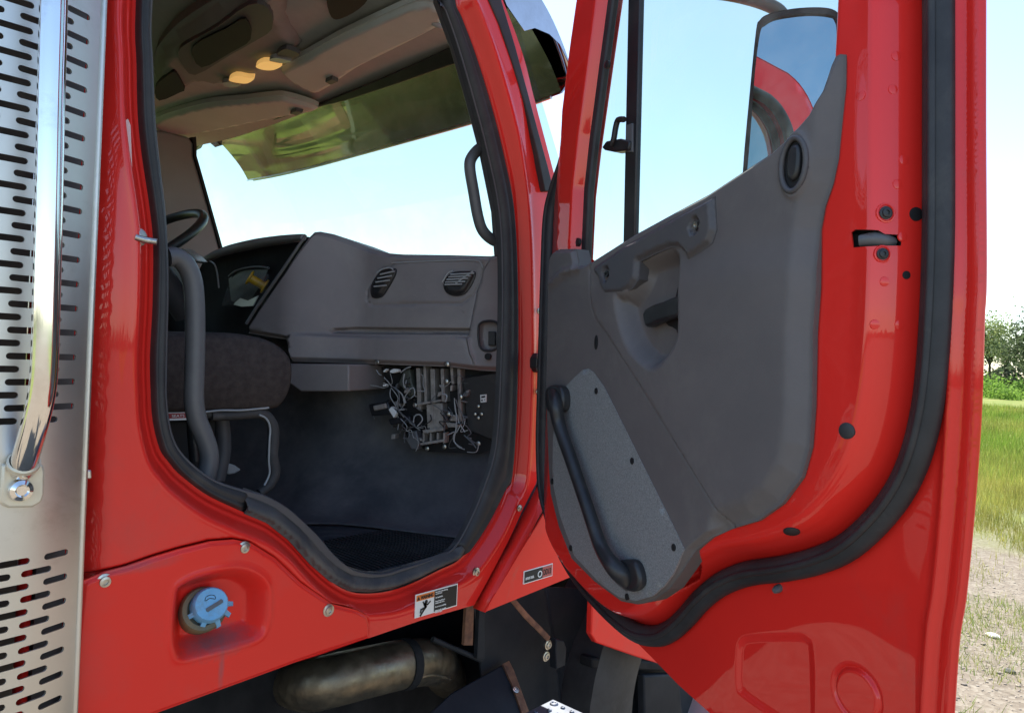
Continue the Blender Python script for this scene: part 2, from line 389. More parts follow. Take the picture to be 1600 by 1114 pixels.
def body_w(P):
    d = dist(P, SO); y = P[:, 0]; z = P[:, 1]
    w = -.036 + .008 * ss(d, .004, .012) + .028 * ss(d, .012, .034)
    w += .0025 * np.exp(-((d - .037) / .006) ** 2)                 # rolled ridge
    w -= .05 * ss(y, -.93, -.99) * ss(-y, .90, .99)               # rounded rear corner
    w -= .02 * ss(z, 2.5, 2.68)
    w += .003 * np.sin((z - 1.1) * 2.0) * ss(d, .05, .2)
    # hinge pillar step
    w -= .012 * ss(y, -.10, -.02) * ss(z, 1.15, 1.3)
    w -= .010 * ss(z, 1.30, 1.12) * ss(y, -.15, .05)
    w -= .06 * ss(sd(P, REC), -.03, -.01)
    w -= .022 * ss(sd(P, PAN), -.003, .006)
    return w
ex = [offs(SO, k) for k in (.004, .008, .013, .018, .024, .030, .036, .041, .046, .053, .062)]
ex += [offs(PAN, k) for k in (.001, .003, .006, .009)] + [dens(PAN, .007)]
body = relief('cab_side_panel', SIDE, outer, M_red, TR, [SO], .02, body_w, ex, thick=.002, edge_h=.007, clear=lambda P: (dist(P, SO) < .066) | (dist(P, PAN) < .012))
# pressed hinge-pillar flange and drip channel
gask = [(763, 0), (779, 37), (799, 95), (819, 161), (839, 239), (851, 299), (865, 299), (855, 259), (839, 201), (825, 149), (805, 75), (785, 9)]
g2 = SIDE.pts(gask, .002)
def up(p, q, z): t = (z - p[1]) / (p[1] - q[1]); return (p[0] + (p[0] - q[0]) * t, z)
gp = [up(g2[0], g2[1], 2.55)] + g2 + [up(g2[-1], g2[-2], 2.55)]
prism('windshield_gasket', SIDE, gp, -.02, .004, M_rubber2, TR, .002)

# ---- seal round the opening
silO = [(386, 804), (422, 819), (456, 846), (490, 884), (520, 910), (550, 925), (584, 927), (618, 921), (652, 908), (686, 891), (720, 876), (727, 863)]
silI = [(722, 853), (711, 861), (677, 874), (635, 887), (605, 896), (575, 895), (550, 887), (524, 865), (503, 840), (482, 819), (452, 793), (418, 774), (388, 764)]
SIL = np.array(SIDE.pts(silO, -.02) + SIDE.pts(silI, -.02))
def seal_w(P):
    a = dist(P, SO); b = dist(P, SI); t = a / (a + b + 1e-9)
    return -.038 + (.017 * (1 - (2 * t - 1) ** 4) + .004 * np.exp(-((t - .3) / .09) ** 2)) * (1 - ss(sd(P, SIL), -.002, .004))
def loft_seal():
    A = dens(SO, .008); Bp = dens(SI, .002); V = []; F = []; n = len(A)
    Q = np.array([Bp[np.argmin(np.hypot(*(Bp - a).T))] for a in A])
    for _ in range(3): Q = (np.roll(Q, 1, 0) + Q * 2 + np.roll(Q, -1, 0)) / 4
    flat = 1 - 1.25 * ss(sd((A + Q) / 2, SIL), -.004, .004)
    T_ = [0, .05, .14, .24, .34, .46, .6, .74, .87, .95, 1]; H_ = [-.002, .008, .014, .0155, .011, .013, .014, .012, .007, .0, -.012]
    for t, h_ in zip(T_, H_):
        for a, q, f in zip(A, Q, flat):
            p = a + (q - a) * t; V.append(SIDE.to3(p[0], p[1], -.034 + (h_ * f if f > 0 else h_ * .0 + f * .03) if h_ > 0 else -.034 + h_))
    m = len(T_)
    for r in range(m - 1):
        for i in range(n): F.append((r * n + i, r * n + (i + 1) % n, (r + 1) * n + (i + 1) % n, (r + 1) * n + i))
    me = bpy.data.meshes.new('door_opening_seal'); me.from_pydata(V, [], F); me.update()
    o = obj('door_opening_seal', me, M_rubber2, TR)
    bm = bmesh.new(); bm.from_mesh(me); bmesh.ops.recalc_face_normals(bm, faces=bm.faces)
    if sum(f.normal.x for f in bm.faces) < 0: bmesh.ops.reverse_faces(bm, faces=bm.faces)
    bm.to_mesh(me); bm.free()
loft_seal()
# inner lip of the opening (cab shell thickness)
bm = bmesh.new(); L = dens(SI, .012); n = len(L)
A = [bm.verts.new(SIDE.to3(a, b, -.03)) for a, b in L]; cenI = np.array([-.42, 1.85])
Tn = np.roll(L, -1, 0) - np.roll(L, 1, 0); Tn /= np.linalg.norm(Tn, axis=1)[:, None]; Nn = np.stack([Tn[:, 1], -Tn[:, 0]], 1)
if inside(L + Nn * .004, L).mean() > .5: Nn = -Nn
B = [bm.verts.new(SIDE.to3(*(p + q * .060), -.082)) for p, q in zip(L, Nn)]
for i in range(n): bm.faces.new((A[i], A[(i + 1) % n], B[(i + 1) % n], B[i]))
lip = from_bm('opening_liner', bm, M_trim2, TR); mod_solid(lip, .004, 0)
# sill plate
sil = SIDE.pts(silO, -.02) + SIDE.pts(silI, -.02)
def sil_w(P):
    d = dist(P, np.array(SIDE.pts(silO, -.02)), False); return -.030 + .014 * ss(d, .0, .008) - .022 * ss(d, .012, .034)
relief('sill_plate', SIDE, sil, M_sill, TR, (), .006, sil_w, thick=.003)

# ---- lower fairing panel with filler recess
PW = .007
pp = SIDE.pts(pan, PW)
rec_px = [(270, 925), (283, 908), (310, 896), (345, 888), (375, 886), (402, 896), (418, 914), (421, 940), (419, 972), (408, 996), (380, 1008), (330, 1022), (285, 1032), (271, 1020), (266, 985)]
rec = cat(SIDE.pts(rec_px, PW), 4)
def grime(m, spots, col):
    nt = m.node_tree; b = nt.nodes['Principled BSDF']; N = nt.nodes.new; L = nt.links.new; tc = N('ShaderNodeTexCoord')
    for c, r3, amt in spots:
        mp = N('ShaderNodeMapping'); mp.vector_type = 'POINT'; mp.inputs['Location'].default_value = [-a / r for a, r in zip(c, r3)]; mp.inputs['Scale'].default_value = [1 / r for r in r3]; L(tc.outputs['Object'], mp.inputs[0])
        ln = N('ShaderNodeVectorMath'); ln.operation = 'LENGTH'; L(mp.outputs[0], ln.inputs[0])
        nz = N('ShaderNodeTexNoise'); nz.inputs['Scale'].default_value = 45; nz.inputs['Detail'].default_value = 9; nz.inputs['Roughness'].default_value = .7; L(tc.outputs['Object'], nz.inputs['Vector'])
        ad = N('ShaderNodeMath'); ad.operation = 'MULTIPLY_ADD'; ad.inputs[1].default_value = 1.1; L(nz.outputs['Fac'], ad.inputs[0]); L(ln.outputs['Value'], ad.inputs[2])
        mr = N('ShaderNodeMapRange'); mr.inputs['From Min'].default_value = 1.55; mr.inputs['From Max'].default_value = .7; mr.inputs['To Max'].default_value = amt; L(ad.outputs[0], mr.inputs[0])
        mx = N('ShaderNodeMix'); mx.data_type = 'RGBA'; mx.inputs[7].default_value = (*col, 1); L(mr.outputs[0], mx.inputs[0]); L(b.inputs['Base Color'].links[0].from_socket, mx.inputs[6]); L(mx.outputs[2], b.inputs['Base Color'])
g1, g2_, g3, g4 = SIDE.at(335, 1000, -.02), SIDE.at(300, 905, -.02), SIDE.at(346, 1040, .006), SIDE.at(200, 885, .006)
grime(M_redd, [(g1, (.06, .075, .028), .85), (g2_, (.06, .05, .02), .5), (g3, (.03, .006, .05), .5), (g4, (.03, .09, .012), .45)], (.20, .10, .11))
def pan_w(P):
    s = sd(P, rec); e = dist(P, np.array(pp)); u, v = P[:, 0], P[:, 1]
    w = PW - .005 * ss(e, .007, 0)
    w -= .040 * ss(s, .0, .030); w += .0025 * np.exp(-(s / .006) ** 2)
    return w + .004 * np.sin((v - 1.1) * 9)
fair = relief('fairing_panel', SIDE, pp, M_redd, TR, (), .012, pan_w, [offs(rec, k) for k in (.004, .009, .014, .019, .024, .03)], thick=.004, edge_h=.007, roll=.008, clear=lambda P: np.abs(sd(P, rec)) < .034)
for q in ((163, 908), (381, 856), (513, 953)): bolt(SIDE.at(*q, PW + .001), OUT, .0085, M_zinc, fair)
# filler cap (washer fluid)
cap = SIDE.at(317, 952, -.012)
cax = (Vector((.80, -.18, .35))).normalized()
nk = lathe('filler_neck', [(0, -.03), (.036, -.03), (.036, .006), (.033, .011), (.026, .011), (.026, .0), (0, .0)], cap, cax, M_neck, TR, 28)
capc = cap + cax * .012 + Vector((0, .008, .004))
fc = lathe('filler_cap', [(0, -.008), (.029, -.008), (.028, .004), (.0265, .013), (.0245, .0165), (0, .017)], capc, cax, M_blue, TR, 28, label='blue washer fluid cap with moulded grip ribs')
cu = Vector((0, 0, 1)); cu = (cu - cax * cu.dot(cax)).normalized(); cs = cu.cross(cax) * -1
cs = cax.cross(cu); CAPF = Frame(capc, -cs if cs.y < 0 else cs, cax)
for a in (203, 250, 292, 328, 356):
    d = CAPF.U * math.cos(R(a)) + CAPF.V * math.sin(R(a)); s_ = cax.cross(d)
    bm = bmesh.new(); vs = []
    for q in ((.018, .008, -.006), (.039, .0055, -.014), (.038, .0055, -.005), (.020, .007, .011)):
        for sg in (-1, 1): vs.append(bm.verts.new(capc + d * q[0] + s_ * q[1] * sg * .6 + cax * q[2]))
    for i in range(4):
        j = (i + 1) % 4; bm.faces.new((vs[2 * i], vs[2 * i + 1], vs[2 * j + 1], vs[2 * j]))
    bm.faces.new([vs[0], vs[2], vs[4], vs[6]]); bm.faces.new([vs[7], vs[5], vs[3], vs[1]])
    from_bm('grip_rib', bm, M_blue, fc, smooth=False)
an = R(25); q = [(-.013, -.0032), (.013, -.0032), (.0145, 0), (.013, .0032), (-.013, .0032), (-.0145, 0)]
prism('grip_slot', CAPF, [(a * math.cos(an) - b * math.sin(an) + .004, a * math.sin(an) + b * math.cos(an) - .003) for a, b in q], .0158, .0182, M_grey, fc)
tube('washer_symbol', [CAPF.to3(a, b, .0168) for a, b in ((-.010, .006), (-.008, .012), (-.001, .014), (.005, .012), (.006, .007), (.002, .008), (-.003, .009), (-.007, .007), (-.009, .006))], .0006, M_ink, fc, 5, 3)

# ---- bolts and hinge hardware on the pillar
for q, r_ in (((843, 486), .006), ((841, 612), .006), ((744, 894), .008), ((812, 794), .006)): bolt(SIDE.at(*q, -.002), OUT, r_, M_zinc, TR)
hin = prism('door_hinge', SIDE, SIDE.pts([(833, 560), (838, 552), (862, 552), (862, 582), (838, 582), (833, 574)], .002), -.01, .014, M_black, TR, .003)
for q in ((841, 557), (841, 577)): bolt(SIDE.at(*q, .014), OUT, .0045, M_zinc, hin)
st = tube('door_striker', [SIDE.at(212, 371, .0), SIDE.at(226, 375, .005), SIDE.at(245, 378, .012)], .0052, M_zinc, TR, 10, 3)
lathe('striker_base', [(0, 0), (.014, 0), (.014, .005), (.008, .008), (0, .008)], SIDE.at(213, 371, -.008), OUT, M_zinc, st)
refl = SIDE.pts([(198, 188), (202, 185), (206, 195), (210, 300), (211, 388), (207, 388), (204, 300), (199, 210)], .001)
prism('painted_jamb_highlight', SIDE, refl, -.012, -.004, mat('pale_pink_highlight', (.62, .40, .38), .3), TR)  # pale slab paints in the highlight along the red jamb
prism('body_clip', SIDE, SIDE.pts([(128, 734), (143, 734), (143, 748), (128, 748)], .01), .0, .012, M_steel, TR, .002)

# ---- warning sticker
_q = SIDE.pts([(648, 968), (714, 944), (715, 910), (648, 931)], .004)
sw = float(body_w(np.array([[_q[0][0] + (_q[1][0] - _q[0][0]) * a, _q[0][1] + (_q[3][1] - _q[0][1]) * b] for a in np.linspace(0, 1, 12) for b in np.linspace(0, 1, 12)])).max()) + .0008
sq = SIDE.pts([(648, 968), (714, 944), (715, 910), (648, 931)], sw)
y0, y1 = sq[0][0], sq[1][0]; z0 = min(sq[0][1], sq[1][1]); z1 = max(sq[2][1], sq[3][1])
z0 = (sq[0][1] + sq[1][1]) / 2; z1 = (sq[2][1] + sq[3][1]) / 2
def rect(a, b, c, d): return [(a, c), (b, c), (b, d), (a, d)]
stk = prism('warning_sticker', SIDE, rect(y0, y1, z0, z1), sw - .0015, sw, M_white, TR, label='white and black warning sticker with a falling figure')
W_, H_ = y1 - y0, z1 - z0; m_ = .05 * H_; ym = y0 + W_ * .435
prism('warning_band', SIDE, rect(y0 + m_, ym - m_ * .3, z1 - H_ * .30, z1 - m_), sw, sw + .0006, M_orange, stk)
prism('text_field', SIDE, rect(ym, y1 - m_, z0 + m_, z1 - m_), sw, sw + .0006, M_ink, stk)
text('warning_word', 'WARNING', SIDE, y0 + W_ * .115, z1 - H_ * .25, sw + .001, H_ * .20, M_ink, stk, sx=.72, bold=.0004)
prism('warning_triangle', SIDE, [(y0 + W_ * .03, z1 - H_ * .26), (y0 + W_ * .10, z1 - H_ * .26), (y0 + W_ * .065, z1 - H_ * .10)], sw + .0006, sw + .0012, M_ink, stk)
text('warning_lines', 'Be careful when climbing\non and down.\n\nUse handholds.\n\nKeep three limbs in\ncontact with truck.\n\nDo not carry anything.\n\nFailure to do so could\nresult in injury.', SIDE, ym + W_ * .02, z1 - H_ * .14, sw + .001, H_ * .088, M_white, stk, sx=.80, bold=.0001, line=.92)
def stick(pts, r_, nm): tube(nm, [SIDE.to3(y0 + W_ * a, z0 + H_ * b, sw + .0003) for a, b in pts], r_, M_ink, stk, 6, 1, flat=((1, 0, 0), .3))
bm = bmesh.new()
for pts, r_ in (([(.20, .50), (.24, .36), (.18, .22), (.12, .05)], .0022), ([(.24, .36), (.13, .30), (.12, .18)], .002), ([(.20, .50), (.17, .62)], .0016), ([(.20, .50), (.28, .45), (.34, .56)], .0016), ([(.21, .52), (.24, .36)], .003)):
    for (a, b), (c, d) in zip(pts, pts[1:]):
        p, q_ = Vector((0, y0 + W_ * a, z0 + H_ * b)), Vector((0, y0 + W_ * c, z0 + H_ * d)); n_ = (q_ - p).cross(OUT).normalized() * r_
        e_ = (q_ - p).normalized() * r_ * .5
        vs = [bm.verts.new(v + OUT * (sw + .0008)) for v in (p - n_ - e_, q_ - n_ + e_, q_ + n_ + e_, p + n_ - e_)]; bm.faces.new(vs)
vs = [bm.verts.new(Vector((sw + .0008, y0 + W_ * .245 + .0042 * math.cos(t * math.pi / 5), z0 + H_ * .585 + .0042 * math.sin(t * math.pi / 5)))) for t in range(10)]; bm.faces.new(vs)
from_bm('falling_figure', bm, M_ink, stk, smooth=False)

# ---- fender behind the hinge pillar
fe = [(757, 956), (775, 926), (790, 900), (812, 860), (835, 820), (852, 788), (866, 745), (960, 745), (990, 800), (975, 868), (892, 901)]
FX = .030
def fen_w(P): return FX + .012 * ss(P[:, 1], 1.06, 1.30)
fender = relief('fender', SIDE, SIDE.pts(fe, FX), M_redd, TR, (), .02, fen_w, thick=.004)
bm = bmesh.new(); a_ = [(739, 949), (745, 930), (768, 888), (787, 858), (812, 812), (841, 757)]; b_l = [(757, 956), (775, 926), (790, 900), (812, 860), (835, 820), (852, 788)]
A = [bm.verts.new(SIDE.at(*q, -.014)) for q in a_]; B = [bm.verts.new(SIDE.at(*q, FX)) for q in b_l]
for i in range(5): bm.faces.new((A[i], A[i + 1], B[i + 1], B[i]))
mod_solid(from_bm('fender_flange', bm, M_redd, fender), .003)
lf = [(926, 940), (924, 991), (932, 1004), (992, 1025), (1040, 1040), (1075, 1000), (1060, 900), (940, 890)]
prism('fender_skirt', SIDE, SIDE.pts(lf, .0), -.02, .0, M_redd, fender, .004)
bq = SIDE.pts([(818, 914), (863, 898), (864, 879), (819, 893)], FX + .003)
by0, by1 = bq[0][0], bq[1][0]; bz0 = (bq[0][1] + bq[1][1]) / 2; bz1 = (bq[2][1] + bq[3][1]) / 2; BW, BH = by1 - by0, bz1 - bz0
bw = FX + .003
badge = prism('engine_badge', SIDE, rect(by0, by1, bz0, bz1), FX - .004, bw, M_white, TR, label='small black and red engine badge with lettering')
prism('badge_black_field', SIDE, rect(by0 + .002, by0 + BW * .64, bz0 + .002, bz1 - .002), bw, bw + .0006, M_ink, badge)
prism('badge_red_field', SIDE, rect(by0 + BW * .64, by1 - .002, bz0 + .002, bz1 - .002), bw, bw + .0006, M_pale, badge)
text('badge_name', 'DETROIT DIESEL', SIDE, by0 + BW * .05, bz0 + BH * .30, bw + .001, BH * .26, M_white, badge, sx=.52, bold=.0002)
text('badge_model', 'DD13', SIDE, by0 + BW * .66, bz0 + BH * .28, bw + .001, BH * .62, M_ink, badge, sx=.62, bold=.0005)
lathe('badge_roundel', [(BH * .26, 0), (BH * .26, .0006), (BH * .18, .0006), (BH * .18, 0)], SIDE.to3(by0 + BW * .54, bz0 + BH * .45, bw + .0008), OUT, M_white, badge, 20)

# ================================================================== DOOR
trim_px = [(874, 390), (901, 389), (907, 417), (922, 412), (993, 367), (1055, 333), (1109, 304), (1159, 271), (1208, 239), (1244, 210), (1271, 179), (1289, 143), (1300, 103), (1306, 89), (1313, 85), (1322, 86), (1322, 135), (1311, 247), (1302, 287), (1289, 323), (1282, 359), (1280, 449), (1275, 520), (1274, 636), (1270, 699), (1257, 746), (1226, 787), (1189, 813), (1142, 827), (1116, 839), (1090, 860), (1070, 891), (1049, 920), (1023, 938), (997, 944), (971, 939), (934, 912), (898, 876), (877, 824), (864, 772), (861, 730), (859, 673), (857, 600), (859, 511), (860, 430), (862, 405), (868, 392)]
TRIM_IN = np.array(DOOR.pts(trim_px, .08))
door_seal_px = [(1468, -60), (1468, 0), (1468, 200), (1467, 400), (1459, 560), (1446, 660), (1421, 740), (1383, 800), (1330, 851), (1280, 875), (1226, 888), (1169, 896), (1127, 913), (1096, 938), (1075, 962), (1052, 983), (1028, 993), (997, 988), (965, 966), (929, 930), (903, 897), (882, 860), (864, 808), (853, 762), (850, 688), (852, 610), (854, 532), (857, 430), (861, 340), (872, 292), (887, 247), (896, 188), (907, 99), (918, 22), (922, -5)]
ds_ = DOOR.pts(door_seal_px, .008)
sR = ds_[1][0]; sT = ds_[-1]
topd = [(sT[0] + .05, 2.52), (.24, 2.575), (.40, 2.60), (sR - .14, 2.60), (sR - .04, 2.56), (sR, 2.46)]
DS = cat(ds_ + topd, 4)
right = DOOR.pts([(1488, 1114), (1497, 1000), (1508, 930), (1520, 800), (1530, 650), (1535, 500), (1538, 430), (1537, 200), (1537, 0)])
left_px = [(922, -5), (918, 22), (907, 99), (896, 188), (886, 247), (871, 292), (860, 340), (856, 430), (852, 532), (850, 610), (848, 688), (851, 766), (862, 813), (879, 865), (900, 904), (924, 933), (1060, 1068), (1115, 1116)]
left = DOOR.pts(left_px, .0)
right = [tuple(p) for p in cat(right, 8, False)]
zb = DOOR.pts([(1484, 1200)])[0]
outd = left + [DOOR.p(1200, 1190), DOOR.p(1330, 1215), zb] + right + [(right[-1][0], 2.40)] + arc((right[-1][0] - .17, 2.465), .17, 0, 90, 12) + [(.40, 2.635), (.22, 2.61), (left[0][0] + .04, 2.54)]
# window hole
wl = DOOR.pts([(922, 420), (922, 405), (927, 296), (936, 215), (948, 126), (965, 0)], .03)
wr = DOOR.pts([(1320, 0), (1316, 110)], .03)
dz = (wl[-1][0] - wl[-2][0]) / (wl[-1][1] - wl[-2][1])
ztop = 2.50
wt = [(wl[-1][0] + dz * (2.44 - wl[-1][1]), 2.44), (wl[-1][0] + dz * .12 + .05, ztop - .005), (.42, ztop + .005), (.55, ztop + .005)] + arc((wr[0][0] - .13, ztop - .125), .13, 90, 0) + [(wr[0][0], ztop - .25)]
belt_px = [(1308, 150), (1290, 195), (1265, 235), (1225, 265), (1159, 300), (1109, 330), (1055, 358), (993, 392), (940, 425)]
hole = wl + wt + wr + DOOR.pts(belt_px, .03)
H_HOLE = np.array(hole)
rect_rec = cat(DOOR.pts([(1153, 1020), (1157, 1003), (1172, 996), (1240, 994), (1258, 1000), (1265, 1018), (1266, 1130), (1256, 1150), (1240, 1140), (1165, 1088), (1153, 1070)], 0), 4)
circ_c = DOOR.p(1336, 1085); 
def door_w(P):
    s, z = P[:, 0], P[:, 1]
    i = sd(P, DS)
    w = .070 * ss(i, .012, .052)
    w = np.minimum(w, np.maximum(0, .5 * (s - .045)))
    # hem flange with pressed ridges, outside the seal on the rear edge
    edge = np.interp(z, [p[1] for p in right], [p[0] for p in right])
    e = edge - s
    w = w + .006 * np.exp(-((e - .034) / .006) ** 2) - .004 * np.exp(-((e - .022) / .005) ** 2) - .004 * ss(e, .006, 0)
    w = w - .0035 * ss(sd(P, np.array(rect_rec)), -.006, .008)
    rc = np.hypot(s - circ_c[0], z - circ_c[1]); w = w - .0032 * np.exp(-((rc - .0345) / .0026) ** 2) + .002 * ss(rc, .034, .030)
    w = w + .004 * np.sin(s * 9 + z * 3) * ss(-i, .03, .15)
    # shallow dished strip along the latch face
    w = w - .006 * np.exp(-((i - .052) / .006) ** 2) * 0 + .0025 * np.sin(z * 14) * ss(i, .05, .07) * ss(s, .80, .90)
    w = w - .045 * ss(sd(P, TRIM_IN), .006, .022) * ss(P[:, 0], .2, .3)
    # reveal to the glass
    hh = -sd(P, H_HOLE); w = w - .03 * ss(hh, .022, 0)
    return w
latch_px = [(1330, 363), (1336, 359), (1372, 360), (1382, 366), (1404, 367), (1409, 372), (1407, 384), (1392, 384), (1376, 384), (1360, 385), (1333, 387)]
def door_at(px, py):
    """point on the pressed door surface under a pixel"""
    lo_, hi_ = -.02, .11; w_ = .075
    for _ in range(40):
        p = np.array([DOOR.p(px, py, w_)]); w_ = .6 * w_ + .4 * float(door_w(p)[0])
    return DOOR.p(px, py, w_), w_
latch = [door_at(*q)[0] for q in latch_px]
exd = [offs(DS, k) for k in (.012, .018, .024, .03, .036, .042, .048, .054, .06)] + [np.array([(e_ , z) for z in np.arange(.9, 2.5, .02)]) + np.array([0, 0]) for e_ in ()]
edgept = np.array([[np.interp(z, [p[1] for p in right], [p[0] for p in right]) - k, z] for z in np.arange(.78, 2.5, .008) for k in (.002, .0045, .007, .0095, .012, .015, .018, .020, .022, .026, .03, .034, .038, .043, .049, .056)])
exd.append(edgept); exd += [np.array([[circ_c[0] + r_ * math.cos(a), circ_c[1] + r_ * math.sin(a)] for a in np.arange(0, 6.28, .12)]) for r_ in (.027, .0295, .0315, .033, .0345, .036, .0375, .0395, .043)]
exd += [offs(np.array(rect_rec), k) for k in (.002, .004, .006, .009, .012)] + [dens(rect_rec, .007)] + [offs(H_HOLE, k) for k in (.005, .009, .013, .017, .021, .026)] + [offs(TRIM_IN, k) for k in (.003, .007, .011, .015, .019, .024)]
DR = bpy.data.objects.new('open_door', None)
def door_clear(P):
    edge = np.interp(P[:, 1], [p[1] for p in right], [p[0] for p in right]); i = sd(P, DS)
    return ((i > .004) & (i < .066)) | ((edge - P[:, 0] < .062) & (P[:, 1] > .77)) | (np.abs(np.hypot(P[:, 0] - circ_c[0], P[:, 1] - circ_c[1]) - .035) < .012) | (dist(P, rect_rec) < .015) | (dist(P, H_HOLE) < .03) | (dist(P, TRIM_IN) < .027)
shell = relief('passenger_door', DOOR, outd, M_red, TR, [hole, latch], .014, door_w, exd, thick=.002, edge_h=.007, clear=door_clear)
shell['label'] = 'open passenger door, its red pressed inner shell and grey trim facing the camera'
D = shell
# outer skin
oh = [(p[0] - (.065 if i_ < len(wl) + 1 else 0), p[1]) for i_, p in enumerate(hole)]
outs = [(p[0] - (.018 if p[0] > .85 else 0), p[1]) for p in outd]
relief('door_skin', DOOR, outs, M_red, D, [oh], .03, lambda P: -.026 + .006 * np.sin((P[:, 1] - 1.0) * 2) + .010 * ss(dist(P, np.array(outs)), .03, 0), thick=.002)
tube('outer_window_gasket', [DOOR.to3(a, b, -.030) for a, b in wt[2:] + [(wr[1][0], wr[1][1])]], .016, M_rubber2, D, 10, 2)
# window frame channel
lc = DOOR.pts([(907, 420), (900, 381), (902, 300), (904, 251), (912, 148), (921, 67), (931, 0)], .055) + DOOR.pts([(963, 0), (946, 126), (934, 215), (925, 296), (920, 413)], .04)
k_ = (lc[6][0] - lc[5][0]) / (lc[6][1] - lc[5][1]); lct = [(lc[6][0] + k_ * (2.46 - lc[6][1]), 2.46), (lc[7][0] + k_ * (2.45 - lc[7][1]), 2.45)]
prism('front_window_channel', DOOR, lc[:7] + lct + lc[7:], .032, .048, M_rubber2, D, .004)
lathe('channel_plug', [(0, 0), (.008, 0), (.008, .006), (0, .008)], DOOR.at(951, 102, .05), EN, M_black, D, 12)
lathe('channel_stud', [(0, 0), (.009, 0), (.009, .006), (0, .008)], DOOR.at(905, 379, .052), EN, M_black, D, 12)
rcx = DOOR.pts([(1327, -2), (1322, 100), (1305, 110), (1311, -2)], .064)
prism('rear_window_channel', DOOR, [(rcx[0][0], 2.36), rcx[0], rcx[1], rcx[2], rcx[3], (rcx[3][0] - .004, 2.36)], .05, .066, M_black, D, .003)
tube('top_window_channel', [DOOR.to3(a, b, .02) for a, b in wt[::-1]], .012, M_rubber2, D, 8, 4)
# glass + divider + vent latch
gh = [(p[0] - (.075 if i_ < len(wl) + 1 else 0), p[1]) for i_, p in enumerate(hole)]
gl = relief('door_window', DOOR, gh, M_glass, D, (), .08, None, w0=.004)
dv = DOOR.pts([(973, 385), (981, 0)], .02) + DOOR.pts([(1000, 0), (991, 377)], .02)
kd = (dv[1][0] - dv[0][0]) / (dv[1][1] - dv[0][1])
prism('vent_window_divider', DOOR, [dv[0], dv[1], (dv[1][0] + kd * (2.49 - dv[1][1]), 2.49), (dv[2][0] + kd * (2.49 - dv[2][1]), 2.49), dv[2], dv[3]], .008, .020, M_black, D, .003)
vl = tube('vent_latch', [DOOR.at(*q, .032) for q in ((975, 187), (966, 188), (962, 200), (959, 218), (955, 227))], .006, M_black, D, 8, 4)
prism('latch_body', DOOR, DOOR.pts([(946, 232), (953, 222), (975, 218), (990, 222), (988, 236), (965, 239), (950, 236)], .02), .006, .03, M_black, vl, .003)
prism('latch_plate', DOOR, DOOR.pts([(980, 196), (989, 193), (989, 238), (978, 238)], .022), .018, .024, M_grey, vl, .001)
# seal ring
dsl = dens(DS, .012)
tube('door_seal', [DOOR.to3(a, b, .010) for a, b in dsl], .0188, M_rubber, D, 14, 1, closed=True, flat=(tuple(EN), .8))
dsl2 = [p for p in dsl]
tube('seal_bead', [DOOR.to3(a, b, .0245) for a, b in dsl], .0055, M_rubber, D, 8, 1, closed=True)

# ---- door trim
TW = .088
tr = DOOR.pts(trim_px[:9], TW - .012) + DOOR.pts(trim_px[9:34], TW - .016) + DOOR.pts(trim_px[34:], TW - .012); TRIM = np.array(tr)
cup = cat(DOOR.pts([(962, 461), (967, 503), (978, 536), (993, 561), (1013, 578), (1031, 577), (1051, 556), (1061, 536), (1065, 516), (1065, 470), (1065, 415), (1062, 395), (1053, 386), (1041, 388), (993, 408), (990, 433), (976, 456)], TW), 3)
seam = np.array(DOOR.pts([(921, 418), (922, 450), (926, 484), (932, 500), (950, 524), (1000, 602), (1060, 700), (1100, 764), (1137, 824)], TW))
rightedge = np.array(DOOR.pts([(1322, 86), (1322, 135), (1311, 247), (1302, 287), (1289, 323), (1282, 359), (1280, 449), (1275, 520), (1274, 636), (1270, 699), (1257, 746), (1226, 787), (1189, 813), (1142, 827)], TW - .016))
bulge = np.array(DOOR.pts([(874, 390), (901, 389), (907, 417), (880, 428), (862, 445)], TW))
lockp = DOOR.p(1242, 258, TW)
def lockd(P): return np.hypot((P[:, 0] - lockp[0]) / .019, (P[:, 1] - lockp[1]) / .036)
def trim_w(P):
    e = dist(P, TRIM); re = dist(P, rightedge, False)
    w = TW - .012 * ss(e, .010, 0) * ss(re, .0, .03)
    w -= .016 * ss(re, .036, .0)
    c = sd(P, cup); w -= .034 * ss(c, 0, .030)
    sm = dist(P, seam, False); w -= .0035 * np.exp(-(sm / .003) ** 2)
    # the panel behind the seam sits a little proud
    right_of = np.interp(P[:, 1], seam[::-1, 1], seam[::-1, 0]) < P[:, 0]
    w += .006 * np.where(right_of, ss(sm, 0, .006), 0) * ss(seam[0, 1] - P[:, 1], -.01, .06)
    l = lockd(P); w -= .022 * ss(l, 1.0, .75); w += .004 * np.exp(-((l - 1.15) / .15) ** 2)
    w += .010 * np.exp(-(dist(P, bulge[2:], False) / .008) ** 2) * (P[:, 0] < bulge[2, 0])
    return w
ext = [offs(seam, .002), offs(seam, .004), dens(seam, .004, False)] + [offs(cup, k) for k in (.003, .006, .01, .015, .02, .025, .03)] + \
      [np.array([[lockp[0] + .019 * k * math.cos(a), lockp[1] + .036 * k * math.sin(a)] for a in np.arange(0, 6.28, .15)]) for k in (.7, .8, .9, 1, 1.08, 1.15, 1.25, 1.4)] + [dens(rightedge, .008, False) + np.array([-k, 0]) for k in (.004, .009, .014, .019, .024, .029, .034)]
trim = relief('door_trim', DOOR, tr, M_trim, D, (), .011, trim_w, ext + [offs(seam, k) for k in (.001, .006)], thick=.03, edge_h=.005, roll=.010, clear=lambda P: (dist(P, seam, False) < .009) | (np.abs(sd(P, cup) - .015) < .018))
